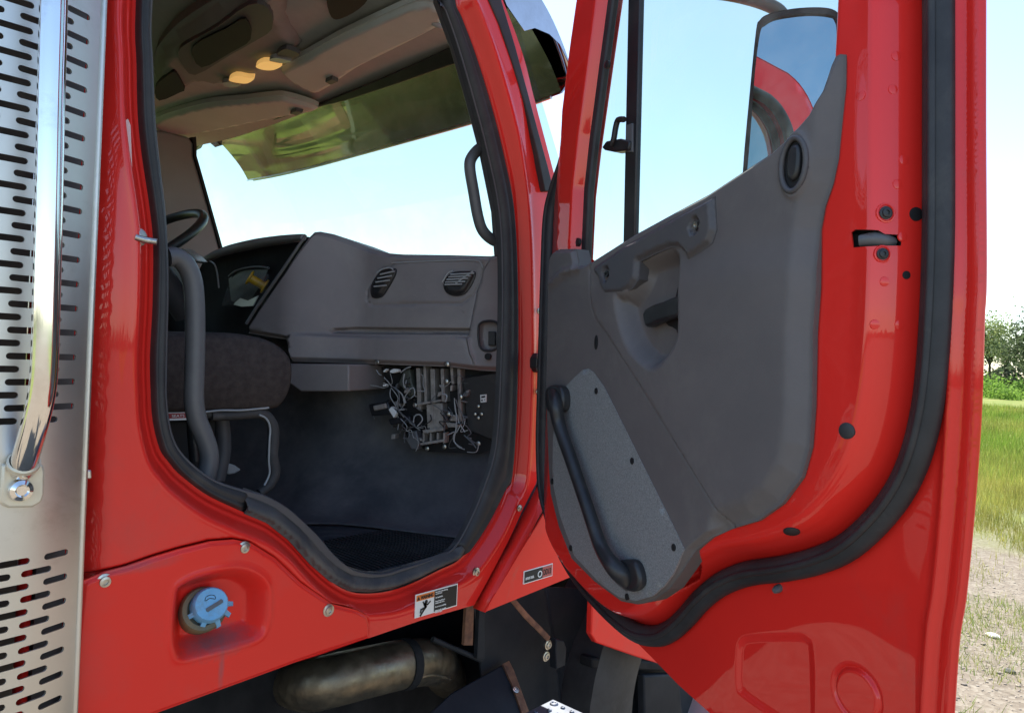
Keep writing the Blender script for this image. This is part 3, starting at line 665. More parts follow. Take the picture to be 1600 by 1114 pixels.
# pull handle
ph = [(921, 417), (973, 381), (1043, 341), (1109, 305), (1111, 340), (1112, 358), (1105, 379), (1086, 394), (1067, 407), (1064, 396), (1055, 386), (1041, 386), (1017, 396), (993, 408), (991, 436), (981, 450), (967, 459), (940, 461), (932, 449), (929, 434), (922, 425)]
php = DOOR.pts(ph, TW + .012); PH = np.array(php)
scr = DOOR.p(1080, 352, TW + .014); scr2 = DOOR.p(942, 428, TW + .014)
def ph_w(P):
    e = dist(P, PH); w = TW + .001 + .009 * ss(e, 0, .010)
    for q in (scr, scr2):
        r_ = np.hypot(P[:, 0] - q[0], (P[:, 1] - q[1]) * .75); w -= .010 * ss(r_, .012, .008)
    return w
relief('pull_handle', DOOR, php, M_trim2, D, (), .006, ph_w, [offs(PH, .003), offs(PH, .006), offs(PH, .01)], thick=.02, edge_h=.005)
lathe('handle_screw', [(0, 0), (.006, 0), (.006, .003), (.003, .003), (.0028, .001), (0, .001)], DOOR.to3(scr[0] + .002, scr[1], TW + .006), EN, M_zinc, D, 12)
lathe('handle_screw', [(0, 0), (.006, 0), (.006, .003), (.003, .003), (.0028, .001), (0, .001)], DOOR.to3(scr2[0] + .002, scr2[1], TW + .006), EN, M_black, D, 12)
# release lever
lv = [(1006, 487), (1020, 477), (1038, 471), (1057, 463), (1064, 466), (1065, 490), (1050, 497), (1031, 503), (1012, 511), (1007, 503)]
prism('release_lever', DOOR, cat(DOOR.pts(lv, TW - .005), 3), TW - .022, TW - .002, M_black, D, .005, seg=3)
prism('lever_pocket', DOOR, cat(DOOR.pts([(1058, 450), (1065, 446), (1066, 500), (1065, 520), (1060, 536), (1056, 515), (1040, 505), (1052, 480)], TW - .025), 3), TW - .040, TW - .026, M_void, D)
# lock pod
pod = tube('lock_bezel', [DOOR.to3(lockp[0] + .0205 * math.cos(a), lockp[1] + .036 * math.sin(a), TW + .003) for a in np.arange(0, 6.28, .35)], .0042, M_trim2, D, 8, 2, closed=True)
lathe('lock_recess', [(0, -.014), (1, -.014), (1, -.006), (0, -.006)], DOOR.to3(*lockp, TW + .006), EN, M_void, pod, 24, sx=.017, sy=.034)
prism('lock_toggle', DOOR, cat([(lockp[0] - .009, lockp[1] + .020), (lockp[0] + .002, lockp[1] + .027), (lockp[0] + .011, lockp[1] + .020), (lockp[0] + .010, lockp[1] - .012), (lockp[0] - .001, lockp[1] - .022), (lockp[0] - .010, lockp[1] - .010)], 3), TW - .012, TW + .006, M_black, pod, .005, seg=3)
# small holes in the trim
for q, a, b in (((889, 427), .011, .006), ((932, 535), .006, .014)):
    lathe('trim_hole', [(0, -.008), (1, -.008), (1, .0012), (.85, .0016), (0, .0012)], DOOR.at(*q, TW - .0005), EN, M_void, D, 18, sx=a, sy=b)
# speckled kick plate
kp = [(880, 606), (895, 590), (908, 578), (917, 576), (926, 582), (942, 605), (968, 657), (1000, 722), (1040, 802), (1067, 858), (1049, 897), (1036, 915), (1018, 931), (991, 939), (965, 933), (934, 910), (895, 868), (872, 803), (861, 751), (862, 688), (866, 640)]
KW = TW + .004
kpp = DOOR.pts(kp, KW)
kick = relief('kick_plate', DOOR, kpp, M_pad, D, (), .012, lambda P: KW - .003 * ss(dist(P, np.array(kpp)), .004, 0), thick=.004, edge_h=.006)
for q in ((932, 611), (988, 720), (1053, 855), (980, 932), (892, 856), (863, 752)):
    lathe('plate_screw', [(0, -.002), (.006, -.002), (.006, .0015), (.003, .002), (0, .001)], DOOR.at(*q, KW), EN, M_void, kick, 12, sx=.8)
gb = [DOOR.at(866, 612, TW + .012), DOOR.at(868, 632, TW + .034), DOOR.at(874, 665, TW + .030), DOOR.at(893, 720, TW + .030), DOOR.at(917, 790, TW + .030), DOOR.at(938, 852, TW + .030), DOOR.at(956, 882, TW + .036), DOOR.at(974, 899, TW + .022), DOOR.at(984, 906, TW - .005)]
gbar = tube('grab_bar', gb, [.0135, .014, .0130, .0125, .0125, .014, .0175, .020], M_black, D, 14, 6)
prism('bar_foot', DOOR, cat(DOOR.pts([(858, 612), (866, 602), (880, 604), (886, 618), (884, 640), (872, 644), (860, 640)], TW + .012), 3), TW, TW + .024, M_black, gbar, .006, seg=3)
prism('bar_foot', DOOR, cat(DOOR.pts([(958, 880), (975, 874), (994, 876), (1003, 894), (1004, 914), (992, 924), (976, 918), (962, 904)], TW + .012), 3), TW, TW + .02, M_black, gbar, .006, seg=3)
# latch mouth, screws and plugs on the shell
lp = door_at(1368, 373)
LF = Frame(DOOR.to3(lp[0][0], lp[0][1], lp[1]), (ED * .55 - EN * .85), (ED * .82 + EN * .57))
def on_door(px, py): p, w_ = door_at(px, py); return DOOR.to3(p[0], p[1], w_)
def door_n(px, py):
    p, w_ = door_at(px, py); e = .006
    q = np.array([[p[0] + e, p[1]], [p[0] - e, p[1]], [p[0], p[1] + e], [p[0], p[1] - e]]); z = door_w(q)
    return (EN - ED * float(z[0] - z[1]) / (2 * e) - Vector((0, 0, 1)) * float(z[2] - z[3]) / (2 * e)).normalized()
bm = bmesh.new(); ring = [on_door(*q) for q in latch_px]; nl = door_n(1370, 400)
A = [bm.verts.new(p + nl * .0005) for p in ring]; B = [bm.verts.new(p - nl * .022) for p in ring]; n = len(A)
for i in range(n): bm.faces.new((A[i], A[(i + 1) % n], B[(i + 1) % n], B[i]))
bm.faces.new(B)
lm = from_bm('door_latch', bm, M_void, D, smooth=False)
c0 = on_door(1393, 375)
tube('latch_claw', [on_door(1350, 374) - nl * .012, on_door(1372, 372) - nl * .010, on_door(1388, 375) - nl * .008, on_door(1402, 376) - nl * .010], [.008, .010, .009, .006], M_grey, lm, 8, 3)
for q, r_, m__ in (((1384, 333), .0062, M_black), ((1379, 397), .0055, M_black)):
    bolt(on_door(*q), door_n(*q), r_, m__, D, name='latch_screw')
    lathe('screw_dimple', [(r_ * 1.5, .0), (r_ * 1.7, .0012), (r_ * 1.95, .001), (r_ * 2.1, -.001)], on_door(*q), door_n(*q), M_red, D, 18)
for q, r_, sx_ in (((1431, 335), .0088, 1), ((1416, 430), .0052, 1)):
    lathe('shell_hole', [(0, -.01), (r_, -.01), (r_, .0008), (r_ * .8, .001), (0, .0008)], on_door(*q), door_n(*q), M_void, D, 18)
for q, r_ in (((1323, 673), .0105), ((1237, 830), .0110)):
    lathe('rubber_plug', [(0, -.006), (r_, -.006), (r_, .001), (r_ * .8, .0022), (0, .0022)], on_door(*q), door_n(*q), M_rubber, D, 18)
for q in ((1382, 440), (1367, 507), (1405, 508), (1395, 140), (1400, 88), (1412, 250), (1402, 288), (1345, 150), (1410, 370)):
    lathe('weld_spot', [(.0065, -.001), (.0060, .0007), (.0035, .0011), (0, .0011)], on_door(*q), door_n(*q), M_red, D, 14)
lathe('rubber_bumper', [(0, -.002), (.006, -.002), (.006, .006), (.004, .012), (0, .013)], DOOR.at(1218, 918, .0), (EN + Vector((0, 0, -.3))), M_grey, D, 12)

# ---- door mirror
ML = DOOR.at(1226, 150, -.40)
T_ = DOOR.to3(wr[0][0] - .02, 2.55, -.02)
nm = ((CAM - ML).normalized() + (T_ - ML).normalized()).normalized()
MF = Frame(ML, (ix - nm * ix.dot(nm)), nm)
mo = [(1150, 360), (1160, 275), (1164, 225), (1171, 150), (1181, 50), (1187, 32), (1202, 22), (1240, 14), (1280, 12), (1303, 16), (1312, 28), (1314, 60), (1313, 200), (1311, 360), (1290, 372), (1165, 374)]
mi = [(1160, 350), (1168, 262), (1174, 190), (1180, 110), (1188, 50), (1196, 38), (1215, 29), (1260, 23), (1295, 25), (1305, 32), (1308, 60), (1307, 200), (1303, 350), (1285, 362), (1172, 364)]
mop = [tuple(p) for p in cat(MF.pts(mo), 4)]; mip = [tuple(p) for p in cat(MF.pts(mi), 4)]
mc = np.mean(mop, 0)
mh = relief('door_mirror', MF, mop, M_rubber2, D, [mip], .012, lambda P: .004 - .006 * ss(dist(P, np.array(mop)), .004, 0), thick=.012, label='tall door mirror seen through the window glass')
relief('mirror_plate', MF, mip, M_mirror, mh, (), .05, None, w0=-.002)
bm = bmesh.new(); k = len(mop); L0 = [bm.verts.new(MF.to3(*p, .0)) for p in mop]
Ls = [L0]
for sc, w_ in ((1.0, -.03), (.93, -.055), (.7, -.075)):
    Ls.append([bm.verts.new(MF.to3(*(mc + (np.array(p) - mc) * sc), w_)) for p in mop])
for a, b in zip(Ls, Ls[1:]):
    for i in range(k): bm.faces.new((a[i], a[(i + 1) % k], b[(i + 1) % k], b[i]))
bm.faces.new(Ls[-1]); from_bm('mirror_housing', bm, M_under2, mh, auto=40)
tube('mirror_arm', [DOOR.to3(.02, 2.52, -.03), MF.at(1090, -14, -.02), MF.at(1160, -4, -.02), MF.at(1208, 12, -.02), MF.at(1225, 30, -.03), MF.at(1232, 60, -.05)], .015, M_grey, mh, 12, 5)

# ================================================================== INTERIOR
# shell of the cab
box('cab_roof', (-1.97, -.03), (-.99, -.06), (2.62, 2.68), M_red, TR, .015)
box('cab_rear_panel', (-1.97, -.03), (-1.04, -1.022), (1.06, 2.66), M_red, TR, .012)
box('cab_rear_wall', (-1.97, -.03), (-1.02, -.985), (1.06, 2.64), M_trim2, TR)
bm = bmesh.new()
dw_o = [(-.98, 1.05), (.30, 1.05), (.28, 1.60), (-.10, 1.85), (-.15, 2.62), (-.98, 2.62)]; dw_h = [(-.85, 1.80), (-.28, 1.72), (-.20, 1.85), (-.38, 2.40), (-.80, 2.42)]
dwo = relief('driver_side_wall', Frame((-1.96, 0, 0), (0, 1, 0), (1, 0, 0)), dw_o, M_trim2, TR, [dw_h], .06, None, thick=.03)
relief('driver_window', Frame((-1.97, 0, 0), (0, 1, 0), (1, 0, 0)), dw_h, M_glass, TR, (), .1, None)
# headliner
def ceil_w(P): return .0 - .07 * ss(P[:, 1] * 0 + np.abs(P[:, 0] + 1.0), .9, .2) * 0
hl = [(-1.96, .045), (-1.6, .01), (-.34, -.045), (-.14, .25), (-.06, .60), (-.06, .97), (-1.96, .97)]
sgn = 1 if CEIL.V.y > 0 else -1
hl = [(a, -b * 1.0 if sgn > 0 else b) for a, b in hl]
hd = relief('headliner', CEIL, hl, M_head, TR, (), .03, lambda P: .012 * np.sin(P[:, 0] * 3) - .10 * ss(np.abs(P[:, 1]), .32, .6), thick=.01)
def cz(lst, w=0): return CEIL.pts(lst, w)
oc = cat(cz([(236, 110), (262, 70), (300, 40), (360, 8), (400, -10), (440, -6), (448, 40), (475, 78), (468, 92), (440, 110), (395, 132), (350, 142), (318, 138), (296, 150), (268, 164), (236, 176)], .02), 3)
con = relief('overhead_console', CEIL, oc, M_head2, TR, (), .02, lambda P: .018 - .04 * ss(dist(P, oc), .04, 0), thick=.03)
def pocket(nm, px, w, m, par=con, dep=.004, bev=.0): return prism(nm, CEIL, cat(cz(px, w), 3), w - .01, w + dep, m, par, bev)
pocket('pocket_bezel', [(279, 82), (290, 68), (340, 40), (389, 6), (420, 12), (425, 44), (395, 65), (361, 84), (305, 116), (284, 98)], .022, M_trim2)
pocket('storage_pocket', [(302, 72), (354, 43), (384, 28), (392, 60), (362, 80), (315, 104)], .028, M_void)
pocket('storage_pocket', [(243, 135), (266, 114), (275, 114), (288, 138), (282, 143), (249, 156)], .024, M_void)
pocket('map_light', [(400, 103), (412, 95), (431, 97), (441, 101), (428, 108), (412, 108)], .036, M_amber)
pocket('map_light', [(358, 124), (369, 117), (388, 120), (398, 121), (387, 129), (370, 128)], .036, M_amber)
pocket('unlit_lens', [(421, 93), (430, 89), (445, 92), (455, 95), (446, 97), (432, 97)], .034, M_lens)
pocket('unlit_lens', [(347, 129), (356, 127), (368, 131), (376, 132), (366, 135), (354, 134)], .034, M_lens)
pocket('switch_panel', [(433, 84), (447, 75), (468, 83), (463, 88), (450, 88)], .030, M_trim2)
pocket('rear_pocket', [(511, 0), (518, 25), (532, 28), (562, 12), (575, -10), (520, -14)], .012, M_void, hd)
# sun visors
def visor(px, w, lab, clip):
    pts = cat(cz(px, w), 4)
    o = relief('sun_visor', CEIL, pts, M_visorf, TR, (), .015, lambda P: w + .014 * ss(dist(P, pts), 0, .014), [offs(pts, .004), offs(pts, .008)], thick=.016, label=lab, edge_h=.01)
    prism('visor_clip', CEIL, cz(clip, w + .02), w + .012, w + .026, M_trim2, o, .003)
    return o
pv = visor([(438, 106), (462, 93), (500, 72), (535, 53), (590, 27), (640, 5), (662, 0), (682, 5), (694, 20), (688, 38), (640, 64), (560, 104), (505, 140), (480, 138), (452, 122)], .02, 'long passenger sun visor folded up against the headliner', [(508, 126), (519, 121), (529, 126), (517, 131)])
dvv = visor([(244, 184), (316, 162), (380, 155), (425, 150), (450, 151), (497, 167), (476, 175), (440, 181), (390, 191), (310, 207), (270, 206), (246, 200)], .03, 'driver sun visor folded up beyond the overhead console', [(453, 176), (462, 171), (474, 174), (464, 179)])
tube('visor_pivot', [CEIL.at(676, 36, .03), CEIL.at(688, 42, .035), CEIL.at(697, 44, .03)], .007, M_lens, pv, 8, 3)
# header strip above the windshield
HF = Frame((0, 0, 2.43), (1, .07, 0), (0, -1, -.25))
hs = [(296, 214), (306, 205), (340, 196), (400, 187), (450, 178), (495, 164), (560, 138), (640, 104), (712, 70), (728, 64), (742, 92), (700, 104), (620, 132), (540, 158), (480, 172), (420, 191), (360, 206), (330, 212), (314, 221), (306, 236), (298, 240)]
HS = Frame((-.263, .042, 2.425), (1.457, .107, 0), (.0, -.8, -.6))
prism('windshield_header', HS, HS.pts(hs, .05), .02, .05, M_black, TR, .003)
# driver side pillar trim
prism('pillar_trim', LEFTP, LEFTP.pts([(225, 200), (262, 205), (296, 214), (303, 225), (303, 245), (312, 275), (328, 330), (345, 392), (330, 404), (318, 460), (215, 460)]), -.10, .0, M_pil, TR, .012, label='grey plastic pillar trim beside the driver window')
prism('pillar_seal', LEFTP, LEFTP.pts([(298, 215), (303, 225), (303, 245), (312, 275), (328, 330), (345, 392), (349, 392), (331, 328), (316, 275), (307, 244), (307, 228), (306, 214)], .004), -.02, .006, M_void, TR)
# windshield
bm = bmesh.new(); q = [(-2.4, .33, 1.78), (-.06, .33, 1.78), (-.14, .03, 2.47), (-2.4, .03, 2.47)]
bm.faces.new([bm.verts.new(v) for v in q]); from_bm('windshield', bm, M_ws, TR)
# inner right pillar trim
ip = SIDE.pts([(690, 0), (716, 72), (741, 158), (761, 235), (780, 330), (785, 400), (800, 400), (800, 330), (785, 240), (765, 160), (735, 70), (712, 0)], -.07)
prism('inner_pillar_trim', SIDE, [(ip[0][0] - .03, 2.5)] + ip + [(ip[-1][0] - .02, 2.5)], -.10, -.06, M_trim2, TR, .004)
# interior grab handle on the pillar
GX = -.10
gh_ = [(790, 228), (768, 227), (752, 231), (738, 245), (734, 262), (740, 300), (746, 335), (753, 358), (765, 372), (778, 378), (800, 378)]
tube('pillar_grab_handle', [SIDE.at(*q, GX) for q in gh_], .0135, M_grey, TR, 14, 5)
# curved pole by the rear of the opening
pole = [(262, 402), (276, 402), (290, 414), (300, 436), (304, 470), (305, 520), (304, 580), (303, 625), (308, 655), (318, 680), (326, 705), (326, 728), (318, 755)]
tube('entry_grab_pole', [SIDE.at(*q, -.12) for q in pole], .0165, M_grey, TR, 16, 5)

# ---- dashboard
dash_px = [(381, 520), (384, 507), (400, 482), (440, 424), (478, 368), (485, 361), (494, 360), (515, 364), (545, 375), (575, 387), (600, 394), (625, 396), (700, 397), (772, 399), (778, 396), (800, 398), (812, 420), (812, 583), (785, 581), (747, 579), (700, 573), (640, 571), (560, 568), (452, 565), (440, 530)]
UH = DASH.p(560, 450)[0]
def swell(u): return .10 * ss(u, UH + .03, UH - .18)
def dpt(px, py):
    w_ = 0.0
    for _ in range(25): w_ = .5 * w_ + .5 * float(swell(DASH.p(px, py, w_)[0]))
    return DASH.p(px, py, w_)
DP = np.array([dpt(*q) for q in dash_px])
def dl(*q): return np.array([dpt(*k) for k in q])
band = dl((517, 513), (560, 511), (734, 513), (734, 523), (560, 522), (517, 521))
lowp = dl((452, 524), (515, 524), (735, 528), (742, 560), (748, 580), (452, 566))
vp_l = np.concatenate([dl((620, 409), (690, 407), (742, 407), (752, 412), (755, 420)), dl((752, 440), (738, 462), (720, 474), (580, 476), (573, 470), (574, 452), (590, 425))])
ln488 = dl((560, 489), (640, 487), (723, 488), (724, 500))
capl = dl((765, 405), (755, 423), (746, 455), (740, 484), (735, 510), (731, 528), (736, 553), (748, 581))
fold = dl((380, 516), (450, 517), (517, 518))
gbox = cat(dl((750, 515), (753, 506), (764, 502), (778, 504), (782, 515), (781, 538), (775, 547), (760, 548), (752, 540)), 3)
hump = dl((500, 375), (470, 430), (440, 480), (430, 515))
def dash_w(P):
    e = dist(P, DP); u, v = P[:, 0], P[:, 1]
    w = -.02 * ss(e, .014, 0)
    w -= .016 * ss(sd(P, band), -.001, .004)
    w += .012 * ss(sd(P, lowp), -.004, .004)
    w -= .003 * np.exp(-(dist(P, vp_l, True) / .0028) ** 2)
    w -= .002 * np.exp(-(dist(P, ln488, False) / .0022) ** 2)
    right_of = np.interp(v, capl[::-1, 1], capl[::-1, 0]) < u
    dc = dist(P, capl, False)
    w += np.where(right_of, .010 * ss(dc, 0, .006), -.002 * np.exp(-(dc / .004) ** 2))
    w -= .003 * np.exp(-(dist(P, fold, False) / .003) ** 2)
    w -= .02 * ss(sd(P, gbox), -.001, .006)
    w += swell(u)                          # the centre stack swells towards the seats
    return w
dash = relief('dashboard', DASH, DP, M_dash, TR, (), .010, dash_w, [offs(DP, .005), offs(DP, .01), dens(capl, .005, False), offs(capl, .003), offs(capl, .006), offs(band, -.002), offs(vp_l, .002), dens(vp_l, .004), dens(fold, .004, False), dens(ln488, .004, False)] + [offs(gbox, k) for k in (.001, .003, .006)] + [offs(band, k) for k in (.001, .003)], skirt=.20, edge_h=.007, roll=.014, clear=lambda P: (dist(P, capl, False) < .010) | (dist(P, vp_l) < .005) | (dist(P, ln488, False) < .005) | (dist(P, fold, False) < .006) | (np.abs(sd(P, gbox) - .003) < .005) | (np.abs(sd(P, band)) < .005))
tube('recess_bezel', [DASH.to3(a, b, .012) for a, b in gbox], .003, M_black, dash, 6, 1, closed=True)
prism('recess_switch', DASH, dl((763, 518), (774, 518), (774, 540), (763, 540)), -.008, .002, M_black, dash, .002)
lathe('dash_hole', [(0, -.006), (.0085, -.006), (.0085, .0006), (0, .0006)], DASH.at(762, 557, .022), DASH.N, M_void, dash, 18)
tube('panel_edge_trim', [DASH.to3(*p, .001) for p in dl((612, 411), (690, 407.5), (742, 407), (751, 411), (755, 419))], .0018, M_lens, dash, 6, 4)
# air vents
def vent(px, slats, tilt):
    o = cat(dl(*px), 4)
    v = relief('air_vent', DASH, o, M_black, dash, (), .006, lambda P: .004 + .010 * ss(dist(P, o), 0, .012), thick=.01, edge_h=.004)
    for a, b in slats:
        p, q = DASH.at(*a, .018), DASH.at(*b, .018)
        tube('vent_slat', [p, q], .0022, M_lens, v, 6, 1)
    return v
vent([(580, 455), (583, 442), (592, 428), (600, 422), (612, 420), (620, 421), (618, 432), (608, 450), (600, 462), (592, 466), (583, 465)], [((594, 429), (616, 424)), ((590, 435), (612, 431)), ((587, 441), (609, 438)), ((584, 448), (604, 446))], 0)
vent([(694, 444), (700, 432), (712, 425), (730, 424), (743, 425), (742, 436), (735, 450), (726, 460), (712, 463), (700, 459), (695, 452)], [((704, 429), (741, 427)), ((701, 433), (736, 431)), ((698, 437), (731, 435)), ((696, 441), (727, 440)), ((695, 445), (722, 444))], 0)
tube('vent_rim', [DASH.to3(*p, .017) for p in dl((695, 442), (704, 428), (712, 425))], .0022, M_lens, dash, 6, 3)
tube('vent_rim', [DASH.to3(*p, .017) for p in dl((716, 444), (730, 434), (743, 425))], .0022, M_lens, dash, 6, 3)
tube('vent_rim', [DASH.to3(*p, .017) for p in dl((593, 428), (602, 422), (614, 420), (619, 423))], .0022, M_lens, dash, 6, 3)
# ridge trim along the centre stack edge
uh = DASH.p(560, 450)[0]
def dash_pt(px, py, k=.0):
    w_ = 0.05
    for _ in range(30): w_ = .5 * w_ + .5 * (float(dash_w(np.array([DASH.p(px, py, w_)]))[0]) + k)
    return DASH.at(px, py, w_)
tube('stack_edge', [dash_pt(*q, .012) for q in ((385, 506), (402, 479), (440, 424), (478, 367))], .004, M_grey, dash, 8, 4)
# lower stack block
lb = DASH.pts([(440, 568), (545, 569), (545, 611), (470, 612), (440, 590)], .10)
prism('lower_stack_panel', DASH, lb, -.10, .10, M_dash, dash, .004)
# screws at the dash bottom
for q in ((589, 566), (698, 569)): bolt(DASH.at(*q, .004 + .012), DASH.N, .005, M_zinc, dash)
# instrument side
cl_px = [(318, 404), (332, 398), (360, 388), (400, 379), (440, 373), (474, 369), (482, 374), (430, 500), (380, 560), (300, 560), (240, 560), (240, 470), (300, 440)]
clp = CLUS.pts(cl_px)
inst = prism('instrument_panel', CLUS, clp, -.08, .0, M_clus, TR, .01, label='black instrument panel beyond the centre stack')
tube('cluster_hood', [CLUS.at(*q, .03) for q in ((318, 408), (332, 400), (360, 390), (400, 381), (440, 375), (474, 371))], [.010, .014, .016, .016, .014, .010], M_dash, inst, 10, 5)
tube('cluster_rim', [CLUS.at(*q, .012) for q in ((358, 432), (368, 424), (385, 419), (405, 417), (420, 419))], .004, M_grey, inst, 8, 4)
relief('cluster_lens', CLUS, CLUS.pts([(358, 436), (366, 428), (385, 422), (420, 421), (412, 440), (395, 465), (380, 478), (362, 470)], .004), mat('gauge_lens', (.04, .045, .05), .45, spec=.3), inst, (), .03, None, w0=.006)
tube('stalk', [CLUS.at(*q, .06) for q in ((328, 408), (335, 413), (339, 425), (341, 440), (342, 450))], .003, M_lens, inst, 6, 4)
# steering wheel
sc_ = Vector((-1.45, -.395, 1.93)); sax = Vector((.10, -.62, .78)).normalized()
su = (Vector((1, 0, 0)) - sax * sax.x).normalized(); sv = sax.cross(su)
sw_ = tube('steering_wheel', [sc_ + su * (.225 * math.cos(a)) + sv * (.225 * math.sin(a)) for a in np.arange(0, 6.28, .28)], .016, M_black, TR, 12, 3, closed=True)
for a in (25, 155, 270):
    tube('wheel_spoke', [sc_ - sax * .05, sc_ - sax * .03 + su * (.12 * math.cos(R(a))) + sv * (.12 * math.sin(R(a))), sc_ + su * (.222 * math.cos(R(a))) + sv * (.222 * math.sin(R(a)))], [.016, .012, .009], M_black, sw_, 8, 3)
lathe('wheel_hub', [(0, 0), (.06, 0), (.05, .03), (0, .035)], sc_ - sax * .07, sax, M_black, sw_, 20)
tube('steering_column', [sc_ - sax * .07, sc_ - sax * .28], .045, M_trim2, TR, 14, 1)
prism('column_cover', CLUS, CLUS.pts([(276, 392), (284, 388), (300, 400), (308, 408), (300, 410), (285, 400)], .12), .08, .12, M_lens, TR, .004)

# ---- floor and firewall
box('cab_floor', (-1.95, -.05), (-.98, .10), (1.06, 1.15), M_carpet, TR)
bm = bmesh.new()
for y_ in np.arange(-.62, -.02, .012):
    bmesh.ops.create_cube(bm, size=1, matrix=Matrix.Translation((-.20, y_, 1.152)) @ Matrix.Diagonal((.26, .0055, .006, 1)))
from_bm('floor_mat_ribs', bm, M_rubber, TR, smooth=False)
FIRE = Frame((-.09, .03, 0), DASH.U, DASH.N)
bm = bmesh.new()
prof = [(-.10, 1.64), (-.15, 1.60), (-.13, 1.38), (-.05, 1.24), (.02, 1.152), (.10, 1.152)]
us = [-2.0, -1.4, -.75, -.60, -.52, -.44, -.3, -.1, .05]
rows = [[bm.verts.new(FIRE.to3(u, z, w_ + (.06 * (1 if -.72 < u < -.5 else 0)))) for u in us] for w_, z in prof]
for a, b in zip(rows, rows[1:]):
    for i in range(len(us) - 1): bm.faces.new((a[i], a[i + 1], b[i + 1], b[i]))
fwall = from_bm('firewall', bm, M_wall, TR); mod_solid(fwall, .01)
mm = fwall.modifiers.new('smooth', 'SUBSURF'); mm.levels = 2; mm.render_levels = 2
# ---- open heater and fuse bay under the dash
BAY = -.02
def bp(*l): return DASH.pts(l, BAY)
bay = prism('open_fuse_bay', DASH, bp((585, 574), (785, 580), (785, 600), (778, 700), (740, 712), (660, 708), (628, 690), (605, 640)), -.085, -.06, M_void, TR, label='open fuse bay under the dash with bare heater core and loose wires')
def bprism(nm, px, w0, w1, m, bev=.001): return prism(nm, DASH, DASH.pts(px, w1), w0, w1, m, bay, bev)
for x0_, x1_, t_, b__, m__ in ((650, 656, 575, 640, M_alum2), (661, 665, 572, 630, M_alum2), (672, 679, 576, 672, M_alum2), (688, 693, 576, 628, M_alum2), (703, 707, 574, 600, M_alum2), (714, 719, 576, 660, M_alum2), (666, 676, 632, 672, M_alum2), (679, 691, 630, 671, M_alum2)):
    bprism('heater_rib', [(x0_, t_), (x1_, t_), (x1_ + 2, b__), (x0_ + 2, b__)], -.06, -.022 - .006 * random.random(), m__)
bprism('heater_bracket', [(651, 630), (688, 624), (689, 627), (652, 634)], -.03, -.016, M_alum2)
bprism('heater_bracket', [(660, 672), (692, 668), (692, 673), (661, 677)], -.03, -.014, M_alum2)
bprism('heater_bracket', [(656, 692), (694, 686), (694, 690), (657, 696)], -.03, -.014, M_alum2)
for x_ in (660, 671, 682, 692): bprism('heater_fin', [(x_, 676), (x_ + 3, 676), (x_ + 3, 692), (x_, 693)], -.05, -.02, M_alum2)
bprism('heater_duct', [(634, 688), (640, 675), (650, 672), (655, 690), (652, 703), (642, 702)], -.05, -.018, M_grey, .004)
bprism('heater_duct', [(622, 600), (630, 578), (640, 576), (644, 600), (650, 612), (640, 622), (628, 606)], -.06, -.03, mat('olive_duct', (.07, .075, .06), .6), .004)
bprism('connector_block', [(582, 634), (602, 630), (604, 638), (584, 642)], -.03, .0, M_alum2, .003)
bprism('connector_block', [(575, 632), (606, 627), (612, 648), (580, 650)], -.05, -.006, M_black, .004)
bprism('connector_block', [(606, 655), (640, 650), (642, 660), (610, 664)], -.04, -.008, M_black, .003)
bprism('fuse_box_cover', [(722, 590), (776, 582), (774, 690), (730, 672)], -.07, -.034, M_black, .003)
bprism('bare_bracket', [(696, 660), (716, 662), (716, 667), (700, 668)], -.04, -.012, M_alum2)
for px_ in ([(609, 579), (615, 576), (622, 577), (622, 581), (613, 583), (609, 582)], [(598, 580), (603, 576), (604, 578), (600, 582)], [(607, 640), (612, 635), (620, 645), (615, 653)], [(597, 602), (602, 600), (603, 603), (599, 604)]):
    bprism('white_connector', px_, -.02, -.004, M_white)
lab_ = bprism('fuse_label', [(750, 617), (760, 616), (760, 628), (751, 629)], -.04, -.031, M_white, 0)
for px_ in ([(752, 619), (758, 618), (758, 621), (752, 622)], [(752, 624), (754, 624), (754, 627), (752, 627)], [(756, 624), (758, 624), (758, 625), (756, 625)]): bprism('label_print', px_, -.032, -.0304, M_ink, 0)
for q in ((747, 635), (742, 647), (752, 647), (747, 653), (697, 596), (719, 620), (648, 633), (700, 647), (667, 701), (694, 698), (747, 693)):
    bolt(DASH.at(*q, -.018), DASH.N, .0030 if q[0] > 738 and q[1] < 660 else .0045, M_zinc, bay)
wires = [[(611, 606), (616, 612), (622, 622), (620, 632), (626, 646), (640, 660), (656, 672)], [(613, 604), (622, 612), (624, 624), (622, 640), (634, 652), (650, 668)], [(610, 608), (610, 620), (618, 634), (620, 640)], [(615, 605), (628, 616), (632, 630)],
         [(648, 634), (654, 640), (660, 642)], [(646, 660), (648, 650), (656, 648), (660, 656), (652, 666)], [(710, 622), (711, 640), (716, 655), (714, 668), (708, 685), (716, 698), (726, 702)], [(712, 624), (718, 640), (724, 652), (722, 662)], [(710, 628), (713, 650), (712, 672), (710, 690), (722, 700)], [(626, 582), (634, 576), (642, 573)], [(690, 640), (700, 642), (708, 648)], [(690, 615), (698, 618), (696, 628)],
         [(730, 706), (744, 706), (748, 694)], [(725, 680), (736, 690), (744, 700)], [(588, 578), (592, 584), (596, 586)], [(632, 584), (630, 596), (632, 606)], [(624, 634), (630, 638), (636, 640)], [(624, 640), (632, 640)], [(600, 590), (606, 596), (612, 604)], [(718, 600), (716, 612), (717, 625)], [(638, 610), (646, 606), (648, 616), (642, 622)]]
for k, wpx in enumerate(wires):
    tube('loose_wire', [DASH.at(*q, -.010 + .004 * (k % 3)) for q in wpx], .0013 + .0005 * (k % 2), (M_wire, M_grey, M_lens)[k % 3], bay, 6, 4)

